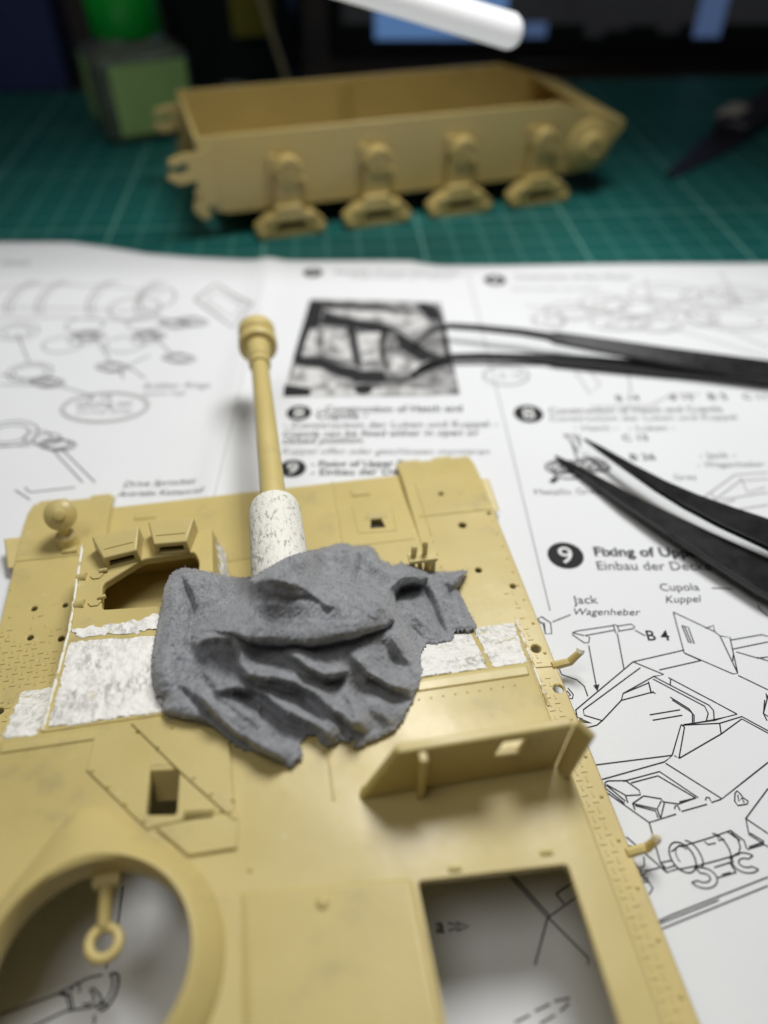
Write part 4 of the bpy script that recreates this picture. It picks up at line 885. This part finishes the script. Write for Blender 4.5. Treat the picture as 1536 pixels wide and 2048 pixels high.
# loose fibres standing off the cloth
fb = MB(); vv = np.array([v.co[:] for v in me.vertices]); nn = np.array([v.normal[:] for v in me.vertices])
for i in rng.integers(0, len(vv), 9000):
    p = Vector(vv[i])/S; n_ = Vector(nn[i]); r_ = Vector(rng.normal(0, 1, 3)); dr = (n_*0.5+r_*0.6).normalized(); L = rng.uniform(.02, .075)
    if dr.dot(n_) < 0.05: dr = (dr+n_*.6).normalized()
    sd_ = dr.cross(Vector(rng.normal(0, 1, 3))).normalized()*0.0024
    m_ = p+dr*L*.6+Vector(rng.normal(0, 1, 3))*.008; e_ = m_+(dr+r_*.4).normalized()*L*.5
    fb.add([p-sd_-n_*.005, p+sd_-n_*.005, m_+sd_, m_-sd_, e_], [(0, 1, 2, 3), (3, 2, 4)])
o = fb.build('fibres', M['cloth'], cl); o['kind'] = 'stuff'

# ================================================================== TWEEZERS
def blade(path, wid, th, name, parent, org, m, roll=0.0):
    """flat bar: path of (x, y, z) centres, width across (in the sheet's plane) and thickness"""
    P = [Vector(p) for p in path]; vs_ = []; n_ = len(P)
    for i, p in enumerate(P):
        t_ = (P[min(i+1, n_-1)]-P[max(i-1, 0)]); t_.z = 0; t_.normalize(); s_ = Vector((-t_.y, t_.x, 0))
        w_ = wid[i]/2; h_ = th[i]/2 if hasattr(th, '__len__') else th/2
        s_ = s_*math.cos(roll)+Vector((0, 0, math.sin(roll)*(1 if s_.y > 0 else -1)))
        for q in (p+s_*w_+Vector((0, 0, h_)), p-s_*w_+Vector((0, 0, h_)), p-s_*w_-Vector((0, 0, h_)), p+s_*w_-Vector((0, 0, h_))): vs_.append(q-Vector(org))
    fs_ = [(i*4+k, i*4+(k+1) % 4, (i+1)*4+(k+1) % 4, (i+1)*4+k) for i in range(n_-1) for k in range(4)]+[(3, 2, 1, 0), tuple((n_-1)*4+k for k in range(4))]
    return MB().add(vs_, fs_).build(name, m, parent, bevel=0.015, ang=40)
def pxpath(L): # (x, y, z, width)
    return [tuple(at(x, y, z)) for x, y, z, *_ in L]
# bent-tip pair
A = [(826, 692, .10, .05), (842, 676, .22, .08), (866, 659, .34, .11), (900, 652, .40, .13), (960, 656, .44, .15), (1040, 664, .46, .17), (1096, 673, .48, .19), (1112, 676, .49, .34), (1190, 689, .50, .42), (1330, 712, .48, .50), (1536, 741, .42, .56), (1800, 778, .30, .60), (2050, 812, .17, .60)]
B = [(822, 752, .09, .05), (842, 738, .12, .08), (868, 724, .15, .10), (900, 715, .17, .12), (960, 713, .18, .14), (1040, 715, .18, .15), (1094, 717, .18, .17), (1108, 719, .18, .30), (1190, 725, .19, .36), (1330, 738, .18, .42), (1536, 756, .17, .46), (1800, 792, .13, .5), (2050, 822, .10, .55)]
o0 = tuple(at(1800, 785, 0)); tz = empty('bent_tweezers', o0)
blade(pxpath(A), [q[3] for q in A], .10, 'arm', tz, o0, M['tweezer'], roll=0.28); blade(pxpath(B), [q[3] for q in B], .16, 'arm', tz, o0, M['tweezer'])
tag(tz, 'black tweezers with bent tips lying across the printed photo on the sheet', 'tweezers')
# straight fine-point pair
A = [(1168, 878, .30, .03), (1200, 898, .36, .09), (1260, 936, .45, .20), (1320, 972, .52, .33), (1380, 1003, .58, .46), (1450, 1034, .62, .60), (1536, 1068, .62, .74), (1660, 1128, .55, .8), (1900, 1240, .35, .8), (2050, 1310, .22, .8)]
B = [(1110, 912, .08, .03), (1140, 931, .12, .09), (1190, 961, .18, .18), (1250, 998, .25, .30), (1320, 1038, .30, .43), (1400, 1084, .32, .60), (1470, 1122, .32, .74), (1536, 1158, .32, .86), (1660, 1222, .28, .86), (1900, 1335, .18, .8), (2050, 1395, .12, .8)]
o0 = tuple(at(1660, 1180, 0)); tz = empty('pointed_tweezers', o0)
blade(pxpath(A), [q[3] for q in A], [.06]+[.12]*9, 'arm', tz, o0, M['tweezer']); ob = blade(pxpath(B), [q[3] for q in B], [.06]+[.14]*10, 'arm', tz, o0, M['tweezer'])
E_ = []
for x, y, z, w_ in B[1:-1]:
    p = at(x, y, z); E_.append(p)
ed_ = MB(); P = []
for i, p in enumerate(E_):
    t_ = (E_[min(i+1, len(E_)-1)]-E_[max(i-1, 0)]); t_.z = 0; t_.normalize(); s_ = Vector((-t_.y, t_.x, 0)); s_ = s_ if s_.y > 0 else -s_
    P.append(p+s_*(B[i+1][3]/2-.012)+Vector((0, 0, .062))-Vector(o0))
ed_.tube(P, .016, 6).build('brown_edge', M['tweezer_edge'], ob)  # thin brownish metallic line along the far edge of this arm
tag(tz, 'black fine-point tweezers lying open above the number nine heading on the sheet', 'tweezers')

# ================================================================== LOWER HULL behind
LA = math.radians(17.1); org = at(580, 468, 0)
low = empty('lower_hull', (org.x, org.y, -.03), LA); low.scale = (KS,)*3
tag(low, 'tan plastic lower hull tub of a model tank with suspension brackets, on green mat', 'model tank')
T_ = M['tan_far']
prof = [(-2.65, 3.2), (-2.55, 2.2), (-2.35, 0.95), (-1.9, 0.8), (10.9, 0.8), (11.6, 1.15), (12.4, 2.15), (12.4, 2.42), (9.75, 3.2)]
def wall(b0, th): return MB().prism([(a_, b0, z) for a_, z in prof], (0, th, 0))
wall(0.4, .14).build('side_wall', T_, low, bevel=.02); wall(5.52, .14).build('side_wall', T_, low, bevel=.02)
MB().box((4.4, 3.03, .87), (12.8, 5.0, .14)).build('floor', T_, low)
MB().hexa([(-2.35, .5, .9), (-2.2, .5, .9), (-2.2, 5.55, .9), (-2.35, 5.55, .9)], [(-2.6, .5, 3.0), (-2.45, .5, 3.0), (-2.45, 5.55, 3.0), (-2.6, 5.55, 3.0)]).build('rear_plate', T_, low, bevel=.02)
MB().hexa([(10.9, .5, .82), (11.1, .5, .9), (11.1, 5.55, .9), (10.9, 5.55, .82)], [(12.3, .5, 2.3), (12.36, .5, 2.3), (12.36, 5.55, 2.3), (12.3, 5.55, 2.3)]).build('nose_plate', T_, low, bevel=.02)
MB().hexa([(11.0, .5, 2.72), (12.36, .5, 2.3), (12.36, 5.55, 2.3), (11.0, 5.55, 2.72)], [(11.0, .5, 2.84), (12.4, .5, 2.43), (12.4, 5.55, 2.43), (11.0, 5.55, 2.84)]).build('nose_top', T_, low, bevel=.02)
for a_ in (3.4, 3.75): MB().box((a_, 5.46, 2.0), (.12, .16, 2.2)).build('inner_rib', T_, low, bevel=.02)
for a_ in (0.0, 2.0): MB().box((a_, .56, 2.75), (.10, .10, .8)).box((a_+.3, .56, 2.75), (.06, .08, .8)).build('inner_rib', T_, low)
for a_ in np.arange(-1.5, 9, 2.5): MB().box((a_, 3.0, .97), (.1, 4.9, .1)).build('floor_rib', T_, low)
# notched towing brackets at the rear
rp = [(-2.2, 2.95), (-2.6, 2.78), (-3.05, 2.78), (-3.50, 2.66), (-3.56, 2.5), (-3.3, 2.44), (-3.02, 2.54), (-2.92, 2.36), (-3.22, 2.2), (-3.52, 2.3), (-3.66, 2.12), (-3.3, 1.88), (-2.75, 1.95), (-2.66, 1.72), (-2.9, 1.6), (-2.86, 1.44), (-2.6, 1.46), (-2.95, 1.3), (-3.0, 1.02), (-2.78, .74), (-2.56, .70), (-2.46, .84), (-2.54, 1.1), (-2.36, 1.14), (-2.1, 1.2)]
for b0 in (.34, 5.5): MB().prism([(a_, b0, z) for a_, z in rp], (0, .2, 0)).build('tow_bracket', T_, low, bevel=.02)
MB().box((-2.62, .5, 1.8), (.3, .3, .3)).box((-2.5, 1.6, 1.5), (.3, .4, .5)).build('rear_bracket', T_, low, bevel=.03)
# bogies, hubs
def bogie(a0, side):
    y0 = .4 if side < 0 else 5.66; sg = side
    Y_ = lambda d_: y0+sg*d_
    mb = MB()
    def pr(pts, d0, d1): mb.prism([(a0+p[0], Y_(d0), p[1]) for p in pts], (0, sg*(d1-d0), 0))
    pr([(-.34, 1.9), (.38, 1.9), (.44, .7), (-.44, .7)], -.02, .30)
    pr([(-.40, 1.0), (.40, 1.0), (.62, .62), (-.62, .62)], .05, .55)
    o_ = mb.build('suspension_bracket', T_, low, bevel=.04)
    cr = MB().prism([(a0-1.12, Y_(.05), .0), (a0+1.10, Y_(.05), .0), (a0+1.18, Y_(.05), .36), (a0+.80, Y_(.05), .72), (a0-.76, Y_(.05), .72), (a0-1.18, Y_(.05), .38)], (0, sg*.52, 0))
    ct = MB().prism([(a0-.62, Y_(-.2), .2), (a0+.60, Y_(-.2), .2), (a0+.42, Y_(-.2), .5), (a0-.40, Y_(-.2), .5)], (0, sg*1.2, 0))
    cr.build('axle_cradle', T_, o_, cut=[ct.mesh('c')], bevel=.03, seg=2)
    for e_ in (-.98, .98):
        MB().lathe((a0+e_, Y_(.50), .20), (0, sg, 0), [(0, .14), (.14, .14), (.18, .10), (.18, .03)], 18).build('axle_stub', T_, o_, smooth=True)
    hh = MB().lathe((a0+.12, Y_(-.02), 2.05), (0, sg, 0), [(0, .44), (.36, .44), (.42, .40), (.43, .30), (.36, .27), (.36, .14), (.46, .12), (.46, .02)], 30).box((a0-.35, Y_(.1), 2.25), (.3, .2, .5)).build('roller_hub', T_, low, smooth=True)
    MB().box((a0+.62, Y_(.06), 1.55), (.14, .2, .3)).build('bump_stop', T_, low, bevel=.03)
for i in range(4):
    bogie(3.03*i+.05, -1); bogie(3.03*i+.05, 1)
for sg, y0 in ((-1, .4), (1, 5.66)):
    MB().lathe((11.1, y0-.02*sg, 1.72), (0, sg, 0), [(0, .86), (.14, .84), (.2, .7), (.24, .52), (.46, .46), (.5, .38), (.5, .2), (.42, .18), (.42, .02)], 36).build('final_drive', T_, low, smooth=True)

# ================================================================== GLUE JAR
jb = empty('glue_jar', (-10.55*KS, 36.5*KS, 0), math.radians(27)); jb.scale = (KS,)*3
s_ = 1.95
def ring(z, w_, ch): return [(x, y, z) for x, y in ((-w_+ch, -w_), (w_-ch, -w_), (w_, -w_+ch), (w_, w_-ch), (w_-ch, w_), (-w_+ch, w_), (-w_, w_-ch), (-w_, -w_+ch))]
def loft(rings):
    n_ = len(rings[0]); return MB().add([p for r_ in rings for p in r_], [(j*n_+k, j*n_+(k+1) % n_, (j+1)*n_+(k+1) % n_, (j+1)*n_+k) for j in range(len(rings)-1) for k in range(n_)]+[tuple(range(n_-1, -1, -1)), tuple(range((len(rings)-1)*n_, len(rings)*n_))])
loft([ring(-.03, s_-.15, .4), ring(.15, s_, .35), ring(2.9, s_, .35), ring(3.15, s_-.12, .4), ring(3.4, s_-.6, .55), ring(3.7, 1.25, .5)]).build('glass_body', M['glass'], jb, bevel=.06)
loft([ring(.12, s_-.25, .35), ring(1.5, s_-.25, .35)]).build('liquid', M['liquid'], jb)
MB().box((.15, -s_-.012, 1.62), (3.1, .02, 2.6)).build('paper_label', M['labelgreen'], jb); MB().box((-s_-.012, .5, 1.75), (.02, 1.7, 2.3)).build('paper_label', M['labelgreen'], jb)
MB().lathe((0, 0, 3.62), (0, 0, 1), [(0, 1.40), (.08, 1.46), (2.1, 1.46), (2.25, 1.35), (2.28, .1)], 40).build('screw_cap', M['capgreen'], jb, smooth=True)
tag(jb, 'square glass glue jar with bright green cap and pale green label', 'jar')

# ================================================================== dim background of the desk
def bgthing(name, label, cat, loc, rz=0): o_ = empty(name, (loc[0]*KS, loc[1]*KS, loc[2]), rz); o_.scale = (KS,)*3; tag(o_, label, cat); return o_
mon = bgthing('monitor', 'black computer monitor with blue windows glowing on its dark screen', 'monitor', (14, 47.6, -.33))
MB().box((0, .5, 12.4), (34, 1.0, 24.0)).build('bezel', M['black'], mon, bevel=.15)
MB().box((0, -.01, 12.9), (32.4, .06, 21.6)).build('screen', M['screen'], mon)
def pane(x0, x1, y0, y1, m_, nm='screen_window', dz_=0):   # window on the screen, from picture pixels at the screen's distance
    def sp(x, y):
        r_ = ray(x, y); t_ = (47.55-dz_)/r_[1]; return r_[0]*t_, 11.1+r_[2]*t_
    a_, c_ = sp(x0, y1), sp(x1, y0)
    MB().box(((a_[0]+c_[0])/2-14, -.045-dz_, (a_[1]+c_[1])/2+.33), (c_[0]-a_[0], .03, c_[1]-a_[1])).build(nm, m_, mon)
pane(750, 1040, -260, 78, M['blue']); pane(1385, 1525, -260, 74, M['blue2']); pane(1045, 1095, 44, 74, M['blue2'])
for x, y, r_ in ((1165, 20, 40), (1230, 40, 32), (1120, 5, 35), (1300, 25, 40), (1190, 60, 22), (1340, 50, 25)):
    pane(x-r_, x+r_, y-r_*.7, y+r_*.6, M['screenblob'], 'screen_icon')
MB().box((0, .9, .2), (14, 3, .5)).build('stand_foot', M['black'], mon, bevel=.1)
pot = bgthing('dark_pot', 'dark glazed pot with an olive label behind the lower hull', 'pot', (-7.7, 46.0, -.33))
MB().lathe((0, 0, 0), (0, 0, 1), [(0, 2.6), (.1, 3.2), (.5, 3.45), (6, 3.7), (9, 3.8), (9.1, 3.6), (8.9, 3.5), (1, 3.2)], 40).build('body', M['darkglass'], pot, smooth=True)
MB().lathe((0, 0, .28), (0, 0, 1), [(0, 3.4), (.15, 3.5), (.3, 3.4)], 40).build('foot_ring', M['darkglass'], pot, smooth=True)
vs_ = [(3.86*math.cos(a_), 3.86*math.sin(a_), z) for z in (2.6, 6.8) for a_ in np.linspace(math.radians(-82), math.radians(-52), 8)]
MB().add(vs_, [(k, k+1, k+9, k+8) for k in range(7)]).build('label', M['olive'], pot)
st = MB().tube([(0, 0, 0), (-1.5, .6, 5), (-3.0, 1.2, 10)], [.10, .16, .16], 10).build('brush_handle', M['beige'])
q = at(585, 96, 2.3); st.location = (q.x*S, (q.y)*S, 2.3*S); st.location = Vector((-4.6*KS, 41.8*KS, -.0))*S
tag(st, 'pale wooden brush handle leaning on the dark pot', 'brush')
nb = bgthing('navy_box', 'navy blue box standing behind the glue jar', 'box', (-18.6, 44.5, -.33), .1)
MB().box((0, 0, 4.5), (5.0, 3.0, 9.0)).build('carton', M['navy'], nb, bevel=.1); MB().box((0, 0, 9.05), (5.06, 3.06, .5)).build('lid', M['navy'], nb, bevel=.08)
gb_ = bgthing('grey_box', 'pale grey carton at the dark far corner of the desk', 'box', (-25.6, 47.5, -.33), .05)
MB().box((0, 0, 6.0), (7.0, 3.0, 7.0)).build('carton', M['greybox'], gb_, bevel=.1); MB().box((0, 0, 1.25), (7.6, 3.6, 2.5)).build('plinth', M['desk'], gb_, bevel=.1)
sm = MB().lathe((0, 0, 0), (0, 0, 1), [(0, .3), (.5, .38), (1.1, .3), (1.5, .12)], 18).build('small_nozzle', M['greybox'], smooth=True)
q = at(392, 178, 0); sm.location = (q.x*S, (q.y-2.5)*S, -.03*S); tag(sm, 'small pale nozzle cap standing beside the glue jar', 'cap')
# dark knife on the mat
kt, ke = at(1338, 352, .1), at(1560, 205, .1); o0 = (kt.x, kt.y, 0)
kn = empty('craft_knife', o0); dr = ke-kt; L = dr.length; an = math.atan2(dr.y, dr.x); kn.rotation_euler = (0, 0, an)
MB().prism([(0, -.12, -.03), (.25, .25, -.03), (L*.5, .85, -.03), (L*.56, -.75, -.03), (L*.3, -.55, -.03)], (0, 0, .12)).build('blade', M['knife'], kn, bevel=.02)
MB().box((L*.5+4.5, 0.05, .32), (9.2, 1.5, .7)).build('handle', M['knife'], kn, bevel=.2)
MB().box((L*.62, .55, .5), (1.6, .9, .5)).build('slider', M['greybox'], kn, bevel=.15)
tag(kn, 'dark craft knife lying on the green mat right of the lower hull', 'knife')
# white lamp arm with glow added to its material, on a stand outside the frame
e0 = at(1022, 60, 6.0); k_ = 25.0
e1 = Vector((-0.5, e0.y, 6.95)); dv = (e1-e0); far_ = e0+dv*8.5
lp = empty('lamp_arm', (far_.x, far_.y, -.03))
tag(lp, 'white lamp arm with added glow jutting in over the lower hull from a stand', 'lamp')
P = [e0+Vector((0.30, 0, -.05)), e0+Vector((.24, 0, -.04)), e0+Vector((.12, 0, -.02)), e0, far_]
MB().tube([p-Vector((far_.x, far_.y, 0)) for p in P], [.10, .25, .36, .41, .41], 24).build('tube', M['rod'], lp, smooth=True)
MB().tube([(0, 0, 0), (0, 0, far_.z+.3)], .5, 20).lathe((0, 0, 0), (0, 0, 1), [(0, 3.2), (.5, 3.1), (.7, 2.6), (.75, .4)], 32).build('stand', M['black'], lp, smooth=True)
